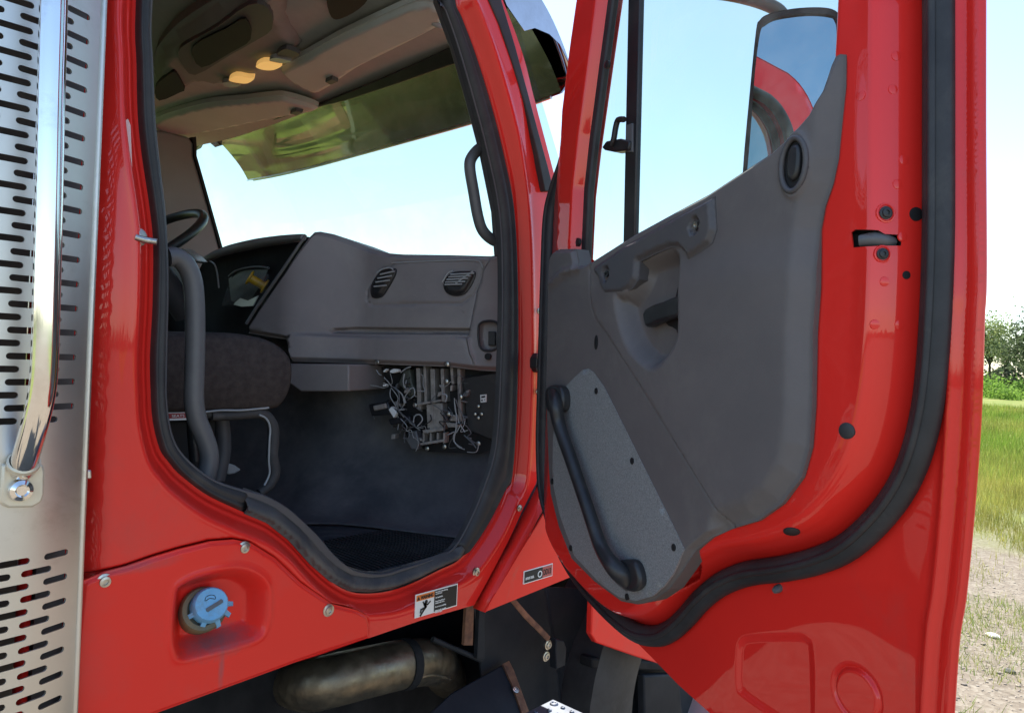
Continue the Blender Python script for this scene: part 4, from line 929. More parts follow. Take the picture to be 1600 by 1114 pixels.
for _k in range(34):
    x_, y_ = random.uniform(598, 735), random.uniform(578, 700)
    pts_ = [(x_, y_)]
    for _ in range(4): pts_.append((pts_[-1][0] + random.uniform(-12, 12), pts_[-1][1] + random.uniform(-3, 14)))
    if pts_[-1][1] > 706: continue
    tube('loose_wire', [DASH.at(*q, -.016 + random.uniform(0, .012)) for q in pts_], random.uniform(.0008, .0016), random.choice((M_wire, M_grey, M_black, M_lens)), bay, 5, 4)
for _k in range(22):
    x_, y_ = random.uniform(600, 728), random.uniform(580, 690); a_, b2 = random.uniform(3, 9), random.uniform(3, 9); k2 = random.uniform(-3, 3)
    bprism('small_bracket', [(x_, y_), (x_ + a_, y_ + k2), (x_ + a_ + k2, y_ + b2), (x_ - 1, y_ + b2 - k2)], -.05, random.uniform(-.03, -.012), random.choice((M_alum2, M_alum2, M_grey, M_black)), .001)
# ---- passenger seat
SP = Frame((-.30, 0, 0), (0, 1, 0), (1, 0, 0))
cush = [(250, 522), (330, 521), (385, 524), (420, 533), (443, 548), (454, 566), (455, 590), (450, 612), (438, 632), (424, 638), (380, 641), (300, 643), (250, 644)]
cp = SP.pts(cush); cp = [(-.98, cp[0][1] - .01)] + cp + [(-.98, cp[-1][1])]
cpd = cat(cp[1:-1], 4, False); prof = [tuple(p) for p in cpd]; prof = [(-.96, prof[0][1])] + prof + [(-.96, prof[-1][1])]
bm = bmesh.new(); cm = np.mean(prof, 0); Ls = []
for xx, s_ in ((-.30 - .0, .86), (-.292, .95), (-.30, 1.0), (-.33, 1.03), (-.55, 1.045), (-.75, 1.03), (-.78, 1.0), (-.79, .93)):
    Ls.append([bm.verts.new((xx if s_ != .86 else -.285, cm[0] + (p[0] - cm[0]) * (1 if p[0] < -.8 else s_), cm[1] + (p[1] - cm[1]) * s_)) for p in prof])
for a, b in zip(Ls, Ls[1:]):
    for i in range(len(prof)): bm.faces.new((a[i], a[(i + 1) % len(prof)], b[(i + 1) % len(prof)], b[i]))
bm.faces.new(Ls[0]); bm.faces.new(Ls[-1])
seat = from_bm('passenger_seat', bm, M_seat, TR, auto=60, label='dark cloth passenger seat cushion')
box('seat_backrest', (-.78, -.29), (-.985, -.86), (1.62, 2.35), M_seat, seat, .04)
pz = SP.p(350, 645)[1]
tube('seat_skirt', [SP.at(*q, -.005) for q in ((258, 646), (300, 647), (350, 647), (395, 646))], .009, M_seat2, seat, 8, 4)
tube('seat_skirt', [SP.at(*q, .0) for q in ((330, 650), (370, 648), (400, 645), (416, 650), (426, 666), (427, 690), (425, 712), (429, 738), (420, 758), (405, 770))], [.010, .011, .012, .012, .013, .013, .013, .013, .012, .010], M_seat2, seat, 8, 4)
tube('skirt_piping', [SP.at(*q, .012) for q in ((318, 644), (345, 641), (375, 641), (400, 639), (420, 637))], .0022, M_lens, seat, 6, 4)
tube('skirt_piping', [SP.at(*q, .012) for q in ((405, 648), (416, 654), (422, 668), (421, 690), (420, 720), (421, 740), (413, 758))], .0022, M_lens, seat, 6, 4)
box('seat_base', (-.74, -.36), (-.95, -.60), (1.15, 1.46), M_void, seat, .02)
tube('seat_strut', [SP.at(346, 652, -.06), SP.at(350, 700, -.06), SP.at(340, 750, -.06)], .016, M_trim2, seat, 8, 3)
tube('seat_strut', [SP.at(300, 660, -.06), SP.at(305, 720, -.06)], .012, M_black, seat, 8, 3)
lab = prism('seat_label', SP, SP.pts([(262, 645), (294, 644), (294, 656), (262, 657)], .004), -.01, .004, M_white, seat)
prism('label_red_band', SP, SP.pts([(263, 646), (293.5, 645), (293.5, 653), (263, 654)], .005), .004, .0048, mat('dark_red_print', (.30, .015, .02), .5), seat)
lu = SP.p(268, 653, .005); text('label_word', 'SEATS', SP, lu[0], lu[1] + .001, .0056, .008, M_white, seat, sx=1.15)
prism('seat_slide', SP, SP.pts([(352, 722), (368, 727), (378, 734), (368, 740), (356, 742)], -.10), -.12, -.10, M_lens, seat, .004)

# ================================================================== EXHAUST GUARD
GC = Vector((-.14, -1.09, 0)); GR = .20
def gpt(s, z, w=0): a = s / GR; return Vector((GC.x + (GR + w) * math.cos(a), GC.y + (GR + w) * math.sin(a), z))
def gpix(px, py):
    d = ray(px, py); o = CAM - GC
    a = d.x ** 2 + d.y ** 2; b = 2 * (o.x * d.x + o.y * d.y); c = o.x ** 2 + o.y ** 2 - GR ** 2
    t = (-b - math.sqrt(max(0, b * b - 4 * a * c))) / (2 * a); q = CAM + d * t
    return (GR * math.atan2(q.y - GC.y, q.x - GC.x), q.z)
class Cyl:
    def to3(s, u, v, w=0): return gpt(u, v, w)
CYL = Cyl()
sRt = gpix(140, 557)[0]
cols = [(gpix(82, 557)[0], gpix(119, 557)[0], 0), (gpix(47, 557)[0], gpix(94, 557)[0], 1), (gpix(9, 557)[0], gpix(60, 557)[0], 0), (gpix(-42, 557)[0], gpix(31, 557)[0], 1), (gpix(-100, 557)[0], gpix(-15, 557)[0], 0)]
zD = gpix(110, 520)[1]; zt_end = gpix(80, 668)[1]; zl_start = gpix(80, 850)[1]
for _k in range(1, 5): cols.append((cols[4][0] - .040 * _k, cols[4][1] - .040 * _k, _k % 2))
holes = []
def slot(a, b, z, r=.0042):
    c = []
    for t in np.linspace(-90, 90, 6): c.append((b - r + r * math.cos(R(t)), z + r * math.sin(R(t))))
    for t in np.linspace(90, 270, 6): c.append((a + r + r * math.cos(R(t)), z + r * math.sin(R(t))))
    return c
for a, b, ph_ in cols:
    for k in range(-40, 60):
        z = zD + .033 * (k + .5 * ph_)
        if 1.02 < z < 2.55 and (z > zt_end or z < zl_start): holes.append(slot(a, b, z))
sheet = [(-.32, .75), (sRt, .75), (sRt, 2.68), (-.32, 2.68)]
# sheet with slots: built strip by strip so each strip stays small
def guard():
    zs = np.arange(.75, 2.70, .033 * 6); V = []; F = []
    loops = [dens(sheet, .02)] + [np.array(h) for h in holes]
    gx, gy = np.meshgrid(np.arange(-.31, sRt, .016), np.arange(.76, 2.68, .022)); G = np.stack([gx.ravel(), gy.ravel()], 1)
    k = np.ones(len(G), bool)
    for h in holes:
        h = np.array(h); lo, hi = h.min(0) - .003, h.max(0) + .003
        k &= ~((G[:, 0] > lo[0]) & (G[:, 0] < hi[0]) & (G[:, 1] > lo[1]) & (G[:, 1] < hi[1]))
    G = G[k]; verts = []; edges = []
    for l in loops:
        s = len(verts); n = len(l); verts += [Vector(p) for p in l]; edges += [(s + i, s + (i + 1) % n) for i in range(n)]
    verts += [Vector(p) for p in G]
    v, e, f, *_ = delaunay_2d_cdt(verts, edges, [], 0, 1e-6)
    V = np.array([(q[0], q[1]) for q in v]); F = np.array([list(t) for t in f if len(t) == 3]); cen = V[F].mean(1); k = np.ones(len(F), bool)
    for h in holes:
        h = np.array(h); lo, hi = h.min(0), h.max(0)
        b = np.where((cen[:, 0] > lo[0]) & (cen[:, 0] < hi[0]) & (cen[:, 1] > lo[1]) & (cen[:, 1] < hi[1]))[0]
        if len(b): k[b[inside(cen[b], h)]] = False
    F = F[k]; me = bpy.data.meshes.new('exhaust_guard'); me.from_pydata([gpt(a, b) for a, b in V], [], [tuple(t) for t in F]); me.update()
    o = obj('exhaust_guard', me, M_steel, TR, label='perforated stainless steel exhaust guard with rows of slots')
    bm = bmesh.new(); bm.from_mesh(me); bmesh.ops.recalc_face_normals(bm, faces=bm.faces)
    if sum(f_.normal.x for f_ in bm.faces) < 0: bmesh.ops.reverse_faces(bm, faces=bm.faces)
    bm.to_mesh(me); bm.free()
    nn = [(math.cos(math.atan2(v.co.y - GC.y, v.co.x - GC.x)), math.sin(math.atan2(v.co.y - GC.y, v.co.x - GC.x)), 0) for v in me.vertices]
    me.normals_split_custom_set_from_vertices(nn)
    bm = bmesh.new()
    for h in holes:
        A = [bm.verts.new(gpt(a, b, .0)) for a, b in h]; B = [bm.verts.new(gpt(a, b, -.0028)) for a, b in h]; n = len(h)
        for i in range(n): bm.faces.new((A[i], A[(i + 1) % n], B[(i + 1) % n], B[i]))
    from_bm('slot_edge', bm, M_steel, o)['kind'] = 'stuff'
    return o
G_ = guard()
tube('guard_edge', [gpt(sRt, z) for z in (.75, 1.7, 2.68)], .004, M_steel, G_, 8, 1)
pipe = tube('exhaust_stack', [(-.16, -1.14, .6), (-.16, -1.14, 2.7)], .065, M_under, TR, 20, 1)
bm = bmesh.new(); _s = np.linspace(-.33, gpix(70, 557)[0], 24)
_r = [[bm.verts.new(gpt(a, z, -.045)) for a in _s] for z in (.8, 2.66)]
for i in range(23): bm.faces.new((_r[0][i], _r[0][i + 1], _r[1][i + 1], _r[1][i]))
from_bm('added_slot_backing', bm, mat('dark_slot_backing', (.035, .026, .02), .7, noise=((.07, .05, .035), 12, .4, .7)), G_)  # added dark sheet: blocks the sky so the slots read dark
# chrome grab handle on the guard
def gat(px, py, w):
    d = ray(px, py); o = CAM - GC; r_ = GR + w
    a = d.x ** 2 + d.y ** 2; b = 2 * (o.x * d.x + o.y * d.y); c = o.x ** 2 + o.y ** 2 - r_ ** 2
    t = (-b - math.sqrt(max(0, b * b - 4 * a * c))) / (2 * a); return CAM + d * t
hb = [(87, -260, .06), (85, -100, .06), (84, 0, .06), (80, 150, .06), (77, 300, .06), (73, 450, .06), (70, 556, .06), (66, 610, .058), (58, 650, .050), (47, 690, .034), (39, 718, .018), (35, 735, .004)]
ch = tube('chrome_grab_handle', [gat(*q) for q in hb], .0150, M_chrome, TR, 24, 5, label='long polished chrome grab handle in front of the exhaust guard')
lathe('handle_collar', [(.0165, 0), (.0185, .002), (.0185, .008), (.016, .010)], gat(36, 727, .008), gat(39, 715, .02) - gat(36, 728, .008), M_ivory, ch, 20)
bk = [(2, 725), (66, 724), (69, 735), (68, 772), (64, 784), (50, 792), (12, 793), (-2, 785)]
BKF = Frame(gat(33, 760, .003), Vector((-.05, 1, 0)), Vector((1, .05, 0)))
prism('handle_bracket', BKF, BKF.pts(bk), -.010, .004, M_ivory, ch, .003)
lathe('bracket_bolt', [(0, 0), (.013, 0), (.0145, .003), (.013, .008), (.008, .0105), (.006, .0085), (0, .0085)], BKF.at(31, 765, .004), BKF.N, M_chrome, ch, 24)

# ================================================================== EXTERIOR SUN VISOR, HOOD
vp = [(-.05, 2.625), (.05, 2.61), (.13, 2.585), (.20, 2.54), (.26, 2.48), (.295, 2.43), (.300, 2.40), (.285, 2.37), (.265, 2.345)]
vpd = cat(vp, 5, False); xs = np.linspace(-1.95, -.15, 40)
bm = bmesh.new(); rows = [[bm.verts.new((x, p[0] - .03 * ((x + 1.0) / .85) ** 4, p[1])) for p in vpd] for x in xs]
for a, b in zip(rows, rows[1:]):
    for i in range(len(vpd) - 1): bm.faces.new((a[i], a[i + 1], b[i + 1], b[i]))
vis = from_bm('steel_sun_visor', bm, M_visor, TR, label='polished steel visor mounted above the windshield'); mod_solid(vis, .002)
ep = [(p[0] - .03, p[1]) for p in vpd[:32]] + [(.255, 2.44), (.215, 2.475), (.17, 2.487), (.11, 2.482), (.07, 2.46), (.0, 2.50), (-.08, 2.6)]
for xx in (-.15, -1.95): prism('visor_end_plate', Frame((xx, 0, 0), (0, 1, 0), (1, 0, 0)), ep, -.002, .0, M_visor, vis)
bm = bmesh.new(); vin = [tuple(p) for p in cat([(-.03, 2.56), (.0, 2.54), (.12, 2.472), (.21, 2.406), (.262, 2.350)], 4, False)]
rows = [[bm.verts.new((x, a - .03 * ((x + 1.0) / .85) ** 4 * max(0, a) / .26, b)) for a, b in vin] for x in np.linspace(-1.94, -.153, 30)]
for a, b in zip(rows, rows[1:]):
    for i in range(len(vin) - 1): bm.faces.new((a[i], a[i + 1], b[i + 1], b[i]))
from_bm('visor_inner_face', bm, M_visor, vis)
tube('visor_lip', [(x, .265 - .03 * ((x + 1.0) / .85) ** 4, 2.345) for x in xs[1:-1]], .005, M_steel, vis, 8, 1)
# hood
hp = [(-1.0, 1.62), (-.6, 1.61), (-.3, 1.57), (-.12, 1.47), (-.05, 1.34), (-.02, 1.15)]
hpp = [(-2 - a, b) for a, b in hp[::-1][:-1]] + []
prof = [(-2.0 - a, b) for a, b in hp][::-1][:-1] + hp
prof = sorted(prof)
bm = bmesh.new(); rows = []
for y_, s_, dz_ in ((.38, 1, 0), (.8, .97, -.12), (1.3, .90, -.28), (1.6, .80, -.42), (1.70, .72, -.56)):
    rows.append([bm.verts.new((-1 + (x + 1) * s_, y_, z + dz_ * (z - .9) / .9)) for x, z in prof])
for a, b in zip(rows, rows[1:]):
    for i in range(len(prof) - 1): bm.faces.new((a[i], a[i + 1], b[i + 1], b[i]))
bm.faces.new(rows[-1])
hood = from_bm('hood', bm, M_red, TR); mod_solid(hood, .004)

# ================================================================== UNDER THE CAB
UX = Frame((-.26, 0, 0), (0, 1, 0), (1, 0, 0))
box('frame_rail', (-.62, -.52), (-3.2, 1.6), (.62, .92), M_under, TR, .01)
box('frame_rail', (-1.48, -1.38), (-3.2, 1.6), (.62, .92), M_under, TR, .01)
box('floor_underside', (-1.95, -.10), (-.98, .25), (1.045, 1.058), M_under, TR)
ex_ = [UX.at(440, 1052, -.30), UX.at(462, 1066, -.16), UX.at(486, 1069, -.06), UX.at(520, 1062, -.01), UX.at(570, 1050, 0), UX.at(625, 1038, 0), UX.at(668, 1034, -.04), UX.at(690, 1044, -.12), UX.at(700, 1066, -.22)]
ep_ = tube('exhaust_pipe', ex_, .058, M_exh, TR, 24, 6, label='heat stained exhaust pipe elbow under the cab sill')
cc = UX.at(632, 1037, 0); tube('pipe_clamp', [cc - Vector((0, .012, -.002)), cc + Vector((0, .012, -.002))], .0615, M_under, ep_, 24, 1)
tube('pipe_seam', [UX.at(640, 1066, .045), UX.at(660, 1057, .045), UX.at(680, 1055, .03), UX.at(703, 1060, .0)], .005, M_exh, ep_, 8, 4)
S2 = Frame((-.16, 0, 0), (0, 1, 0), (1, 0, 0))
def s2(*l): return S2.pts(l)
CF = Frame((-.16, 0, .74), (0, 1, 0), (.6, 0, .8))
prism('added_dark_backdrop', UX, UX.pts([(150, 1010), (800, 1010), (800, 1200), (150, 1260)], -.16), -.18, -.16, M_under, TR)  # added dark sheet: hides pale ground, stands in for shadow under the cab
cov = prism('black_side_cover', CF, CF.pts([(640, 1160), (672, 1112), (705, 1082), (780, 1040), (787, 1037), (835, 1150), (780, 1200)]), -.02, .0, M_under2, TR, .004)
rs = prism('rusty_bracket', CF, CF.pts([(785, 1037), (795, 1032), (803, 1048), (810, 1067), (827, 1114), (838, 1145), (826, 1145), (815, 1114), (800, 1070)], .004), -.01, .006, M_rust, TR, .001)
bolt(CF.at(806, 1077, .008), CF.N, .007, M_zinc, rs)
rb = prism('rusty_bracket', S2, s2((729, 940), (741, 940), (739, 1008), (725, 1008)), -.01, .0, M_rust, TR, .001)
prism('hanging_bracket', S2, s2((752, 950), (760, 950), (760, 1030), (748, 1030)), -.02, -.006, M_under2, TR, .001)
tube('cross_brace', [S2.at(676, 998, -.04), S2.at(752, 1031, -.02)], .007, M_under2, TR, 8, 1)
ss_ = tube('fender_strut', [S2.at(800, 936, .03), S2.at(822, 962, .05), S2.at(845, 985, .06), S2.at(857, 998, .06)], .0085, M_rust, TR, 8, 3, flat=((1, 0, 0), .4))
prism('strut_foot', S2, s2((846, 990), (858, 992), (862, 1004), (860, 1030), (846, 1036), (845, 1005)), .03, .055, M_under2, TR, .003)
for q in ((856, 1007), (853, 1025)): bolt(S2.at(*q, .06), OUT, .010, M_zinc, TR)
# splash guard behind the wheel
def spl_w(P):
    a = np.array(S2.pts([(868, 900), (878, 980), (890, 1060), (895, 1130)])); d = dist(P, a, False)
    return .012 * np.exp(-(d / .015) ** 2) + .05 * ss(P[:, 0], S2.p(880, 1000)[0], S2.p(1000, 1000)[0])
relief('splash_guard', S2, s2((762, 925), (1130, 925), (1130, 1180), (790, 1180)), M_under2, TR, (), .015, lambda P: spl_w(P) - .06, thick=.006)
prism('guard_flap', S2, s2((982, 1046), (1036, 1044), (1048, 1150), (984, 1150)), .03, .06, M_under2, TR, .006)
prism('guard_flap', S2, s2((905, 1020), (1060, 1030), (1060, 1042), (905, 1036)), .0, .05, M_under, TR, .006)
box('inner_wheel_liner', (-.9, -.25), (.32, .36), (.55, 1.25), M_under, TR)
# aluminium entry step
zs_ = .785; sx0, sy1 = .05, .05
bm = bmesh.new(); bmesh.ops.create_cube(bm, size=1, matrix=Matrix.Translation((.15, -.22, zs_ - .02)) @ Matrix.Diagonal((.20, .54, .04, 1)))
step = from_bm('entry_step', bm, M_alu, TR, auto=30, label='aluminium tread plate step below the door opening'); mod_bevel(step, .004)
bm = bmesh.new()
for i in range(7):
    for j in range(16):
        c = Vector((.07 + i * .027 + (.0135 if j % 2 else 0), .03 - j * .033, zs_))
        if c.x > .24: continue
        big = (i + j) % 3 == 0; r_ = .008 if big else .0045
        rg = [[bm.verts.new(c + Vector((r_ * k * math.cos(t * math.pi / 5), r_ * k * math.sin(t * math.pi / 5), h_))) for t in range(10)] for k, h_ in ((1.35, .0005), (1.0, .004), (.75, .0045), (.7, .002))]
        for a, b in zip(rg, rg[1:]):
            for t in range(10): bm.faces.new((a[t], a[(t + 1) % 10], b[(t + 1) % 10], b[t]))
        bm.faces.new(rg[-1])
from_bm('tread_dimples', bm, M_alu, step)
box('step_bracket', (-.05, .05), (-.42, -.38), (.70, .74), M_under, TR, .004)
box('step_bracket', (-.05, .05), (-.08, -.04), (.70, .74), M_under, TR, .004)
wh = lathe('front_wheel', [(.30, -.13), (.44, -.14), (.50, -.11), (.51, 0), (.50, .11), (.44, .14), (.30, .13), (.30, -.13)], (-.22, .92, .51), (1, 0, 0), M_rubber, TR, 40)
lathe('wheel_rim', [(0, .02), (.12, .04), (.14, -.02), (.26, -.04), (.30, .12), (.31, .12)], (-.22, .92, .51), (1, 0, 0), M_steel, wh, 40)
wh2 = lathe('front_wheel', [(.30, -.13), (.44, -.14), (.50, -.11), (.51, 0), (.50, .11), (.44, .14), (.30, .13), (.30, -.13)], (-1.78, .92, .51), (1, 0, 0), M_rubber, TR, 40)

# ================================================================== THINGS ON THE DASH
ys = CLUS.at(402, 441, .05); yax = (ix * .8 - iu * .5 + fw * .25).normalized()
sp = lathe('yellow_spool', [(0, -.028), (.024, -.028), (.024, -.023), (.0135, -.021), (.0135, .021), (.024, .023), (.024, .028), (0, .028)], ys, yax, M_yellow, None, 20)
sp['label'] = 'yellow plastic spool lying against the instrument panel'; sp['category'] = 'spool'
bm = bmesh.new(); rows = []
for i, v_ in enumerate(np.linspace(0, 1, 14)):
    row = []
    for j, u_ in enumerate(np.linspace(0, 1, 16)):
        px = 360 + 60 * u_ - 14 * v_ * (1 - u_); py = 432 + 46 * v_ - 8 * u_ * (1 - v_)
        row.append(bm.verts.new(CLUS.at(px, py, .03 + .022 * math.sin(u_ * 9 + v_ * 4) * math.sin(v_ * 11 + u_ * 5) + .012 * random.random())))
    rows.append(row)
for a, b in zip(rows, rows[1:]):
    for i in range(15): bm.faces.new((a[i], a[i + 1], b[i + 1], b[i]))
bag = from_bm('plastic_bag', bm, M_bag, None); bag['label'] = 'crumpled clear plastic bag in front of the gauges'; bag['category'] = 'bag'
tg = prism('paper_tag', CLUS, CLUS.pts([(366, 473), (374, 466), (386, 470), (402, 462), (394, 478), (376, 479), (364, 476)], .06), .055, .058, mat('pale_film', (.45, .5, .55), .3), None)
tg['label'] = 'pale torn film tag below the plastic bag'; tg['category'] = 'tag'

# ================================================================== GROUND, GRASS, TREES
def ground():
    m = bpy.data.materials.new('gravel_and_field'); m.use_nodes = True; nt = m.node_tree; b = nt.nodes['Principled BSDF']; b.inputs['Roughness'].default_value = .95; b.inputs['Specular IOR Level'].default_value = .15
    N = nt.nodes.new; L = nt.links.new; tc = N('ShaderNodeTexCoord')
    def noise(s, d=6, r=.6):
        n = N('ShaderNodeTexNoise'); n.inputs['Scale'].default_value = s; n.inputs['Detail'].default_value = d; n.inputs['Roughness'].default_value = r; L(tc.outputs['Object'], n.inputs['Vector']); return n
    def ramp(src, st):
        r = N('ShaderNodeValToRGB'); L(src, r.inputs[0]); e = r.color_ramp.elements
        while len(e) < len(st): e.new(.5)
        for q, (p, c) in zip(e, st): q.position = p; q.color = (*c, 1)
        return r
    v = N('ShaderNodeTexVoronoi'); v.inputs['Scale'].default_value = 42; L(tc.outputs['Object'], v.inputs['Vector'])
    hv = N('ShaderNodeSeparateColor'); L(v.outputs['Color'], hv.inputs[0])
    st = ramp(hv.outputs[0], [(0, (.11, .09, .07)), (.5, (.18, .15, .115)), (1, (.28, .25, .20))])
    n1 = noise(3); dirt = ramp(n1.outputs['Fac'], [(.3, (.15, .122, .088)), (.7, (.215, .178, .132))])
    mx = N('ShaderNodeMix'); mx.data_type = 'RGBA'; mx.inputs[0].default_value = .5; L(dirt.outputs[0], mx.inputs[6]); L(st.outputs[0], mx.inputs[7])
    n2 = noise(.6, 10, .7); gr = ramp(n2.outputs['Fac'], [(.3, (.11, .15, .03)), (.5, (.16, .19, .045)), (.72, (.27, .235, .09))])
    sx = N('ShaderNodeSeparateXYZ'); L(tc.outputs['Object'], sx.inputs[0])
    n3 = noise(.9, 8, .7); ad = N('ShaderNodeMath'); ad.operation = 'MULTIPLY_ADD'; ad.inputs[1].default_value = 5.0; L(n3.outputs['Fac'], ad.inputs[0]); lx = N('ShaderNodeMath'); lx.operation = 'MULTIPLY_ADD'; lx.inputs[1].default_value = -3.0; lx.inputs[2].default_value = 0; L(sx.outputs['X'], lx.inputs[0]); my = N('ShaderNodeMath'); my.operation = 'MAXIMUM'; L(sx.outputs['Y'], my.inputs[0]); L(lx.outputs[0], my.inputs[1]); L(my.outputs[0], ad.inputs[2])
    mr = N('ShaderNodeMapRange'); mr.inputs['From Min'].default_value = 8.6; mr.inputs['From Max'].default_value = 12.5; L(ad.outputs[0], mr.inputs[0])
    m2 = N('ShaderNodeMix'); m2.data_type = 'RGBA'; L(mr.outputs[0], m2.inputs[0]); L(mx.outputs[2], m2.inputs[6]); L(gr.outputs[0], m2.inputs[7]); L(m2.outputs[2], b.inputs['Base Color'])
    bp_ = N('ShaderNodeBump'); bp_.inputs['Strength'].default_value = .6; bp_.inputs['Distance'].default_value = .006; L(v.outputs['Distance'], bp_.inputs['Height']); L(bp_.outputs[0], b.inputs['Normal'])
    bm = bmesh.new(); bmesh.ops.create_grid(bm, x_segments=40, y_segments=40, size=700)
    o = from_bm('ground', bm, m, None); o['kind'] = 'structure'; return o
ground()
def vcol_mat(name, tr=.25, rough=.7):
    m = bpy.data.materials.new(name); m.use_nodes = True; nt = m.node_tree; b = nt.nodes['Principled BSDF']; b.inputs['Roughness'].default_value = rough; b.inputs['Specular IOR Level'].default_value = .2
    g = nt.nodes.new('ShaderNodeAttribute'); g.attribute_name = 'tint'; nt.links.new(g.outputs['Color'], b.inputs['Base Color'])
    t = nt.nodes.new('ShaderNodeBsdfTranslucent'); nt.links.new(g.outputs['Color'], t.inputs[0]); x = nt.nodes.new('ShaderNodeMixShader'); x.inputs[0].default_value = tr
    o = nt.nodes['Material Output']; nt.links.new(b.outputs[0], x.inputs[1]); nt.links.new(t.outputs[0], x.inputs[2]); nt.links.new(x.outputs[0], o.inputs[0]); return m
M_leaf = vcol_mat('leaves', .5); M_blade = vcol_mat('grass_blades', .35)
def mesh_np(name, V, F, col, m, parent=None):
    me = bpy.data.meshes.new(name); nv, nf, k = len(V), len(F), F.shape[1]
    me.vertices.add(nv); me.vertices.foreach_set('co', V.astype(np.float32).ravel())
    me.loops.add(nf * k); me.loops.foreach_set('vertex_index', F.astype(np.int32).ravel())
    me.polygons.add(nf); me.polygons.foreach_set('loop_start', (np.arange(nf) * k).astype(np.int32)); me.update(calc_edges=True); me.validate()
    a = me.attributes.new('tint', 'FLOAT_COLOR', 'POINT'); a.data.foreach_set('color', np.concatenate([col, np.ones((nv, 1))], 1).astype(np.float32).ravel())
    return obj(name, me, m, parent, smooth=False)
def polar(r, a): return np.stack([CAM.x - r * np.sin(a), CAM.y + r * np.cos(a)], -1)
def blades(n, pos, hgt, wid, cols, lean=.5):
    a = rng.uniform(0, 2 * np.pi, n); d = np.stack([np.cos(a), np.sin(a), np.zeros(n)], 1); la = rng.uniform(0, 2 * np.pi, n); le = rng.uniform(0, lean, n)
    b = np.concatenate([pos, np.zeros((n, 1))], 1); tip = b + np.stack([np.cos(la) * le * hgt, np.sin(la) * le * hgt, hgt], 1)
    V = np.stack([b - d * wid[:, None], b + d * wid[:, None], tip], 1).reshape(-1, 3); F = np.arange(3 * n).reshape(n, 3)
    c = np.repeat(cols, 3, 0); return V, F, c
# field grass: dense near the gravel edge, thinner farther off
n = 190000
rr = 6.2 * np.exp(rng.uniform(0, 1, n) ** 1.1 * math.log(48 / 6.2)); aa = np.where(np.arange(n) < 90000, R(1.0) + rng.uniform(0, 1, n) * R(18), R(-55) + rng.uniform(0, 1, n) * R(92))
pos = polar(rr, aa)
nz = np.sin(pos[:, 0] * 1.7 + 1) * np.sin(pos[:, 1] * 1.3) + .6 * np.sin(pos[:, 0] * 4.1 + pos[:, 1] * 2.7) + rng.normal(0, .35, n)
keep = nz > np.interp(rr, [6.2, 7.4, 8.6, 10.5, 12], [2.0, 1.1, .2, -.9, -9])
pos, rr, nz = pos[keep], rr[keep], nz[keep]; n = len(pos)
big = np.clip(rr / 14, .6, 3)
hgt = rng.uniform(.06, .20, n) * np.clip((rr - 4) / 6, .35, 1.6); wid = rng.uniform(.002, .005, n) * big
t = np.clip(.45 + .30 * np.sin(pos[:, 0] * .5) * np.sin(pos[:, 1] * .42) + rng.normal(0, .25, n) + .35 * (rr < 13) - .15 * (rr > 18), 0, 1)[:, None]
colr = (1 - t) * np.array([.18, .285, .035]) + t * np.array([.42, .37, .09]); colr *= rng.uniform(.6, 1.3, (n, 1)) * (1 + .28 * np.sin(pos[:, :1] * 3.1 + 1.3 * np.sin(pos[:, 1:] * 2.2)) * np.sin(pos[:, 1:] * 2.6 + pos[:, :1]))
V, F, c = blades(n, pos, hgt, wid, colr)
g = mesh_np('grass', V, F, c, M_blade); g['kind'] = 'stuff'; g['label'] = 'sunlit field grass beyond the gravel'
# low tufts growing in the gravel
n = 2600; cs_ = [(5.1, 8.4), (5.4, 9.6), (5.7, 8.2), (5.9, 9.4), (4.75, 8.9), (6.2, 8.9), (4.0, 9.9), (5.6, 12), (4.9, 14), (6, 6), (5.3, 4)]
ci = rng.integers(0, len(cs_), n); base = np.array([polar(np.array(r_), np.array(R(a))) for r_, a in cs_])[ci]
pos = base + rng.normal(0, 1, (n, 2)) * np.array([.20, .10]); hgt = rng.uniform(.02, .07, n); wid = rng.uniform(.0015, .003, n)
t = rng.uniform(0, 1, (n, 1)); colr = (1 - t) * np.array([.17, .27, .04]) + t * np.array([.40, .37, .12])
V, F, c = blades(n, pos, hgt, wid, colr, .9); g = mesh_np('weeds', V, F, c, M_blade); g['kind'] = 'stuff'; g['label'] = 'low weeds in patches on the gravel'
# loose stones
n = 7000; rr = 2.6 * np.exp(rng.uniform(0, 1, n) * math.log(7.5 / 2.6)); aa = R(-2) + rng.uniform(0, 1, n) * R(22); pos = polar(rr, aa)
ico = bmesh.new(); bmesh.ops.create_icosphere(ico, subdivisions=1, radius=1); iv = np.array([v.co[:] for v in ico.verts]); fi = np.array([[v.index for v in f.verts] for f in ico.faces]); ico.free()
sz = rng.gamma(1.6, .0018, n) + .002
jit = rng.uniform(.7, 1.3, (n, len(iv), 1)); V = iv[None] * jit * (sz[:, None, None] * np.array([1, 1, .4])) ; V = V + np.concatenate([pos, (sz * .2)[:, None]], 1)[:, None, :]
F = (fi[None] + (np.arange(n) * len(iv))[:, None, None]).reshape(-1, 3); sh = rng.uniform(.8, 1.5, (n, 1)); colr = np.repeat(np.array([.24, .205, .165]) * sh, len(iv), 0)
g = mesh_np('gravel', V.reshape(-1, 3), F, colr, vcol_mat('stone', 0, .9)); g['kind'] = 'stuff'; g['label'] = 'loose gravel stones beside the truck'
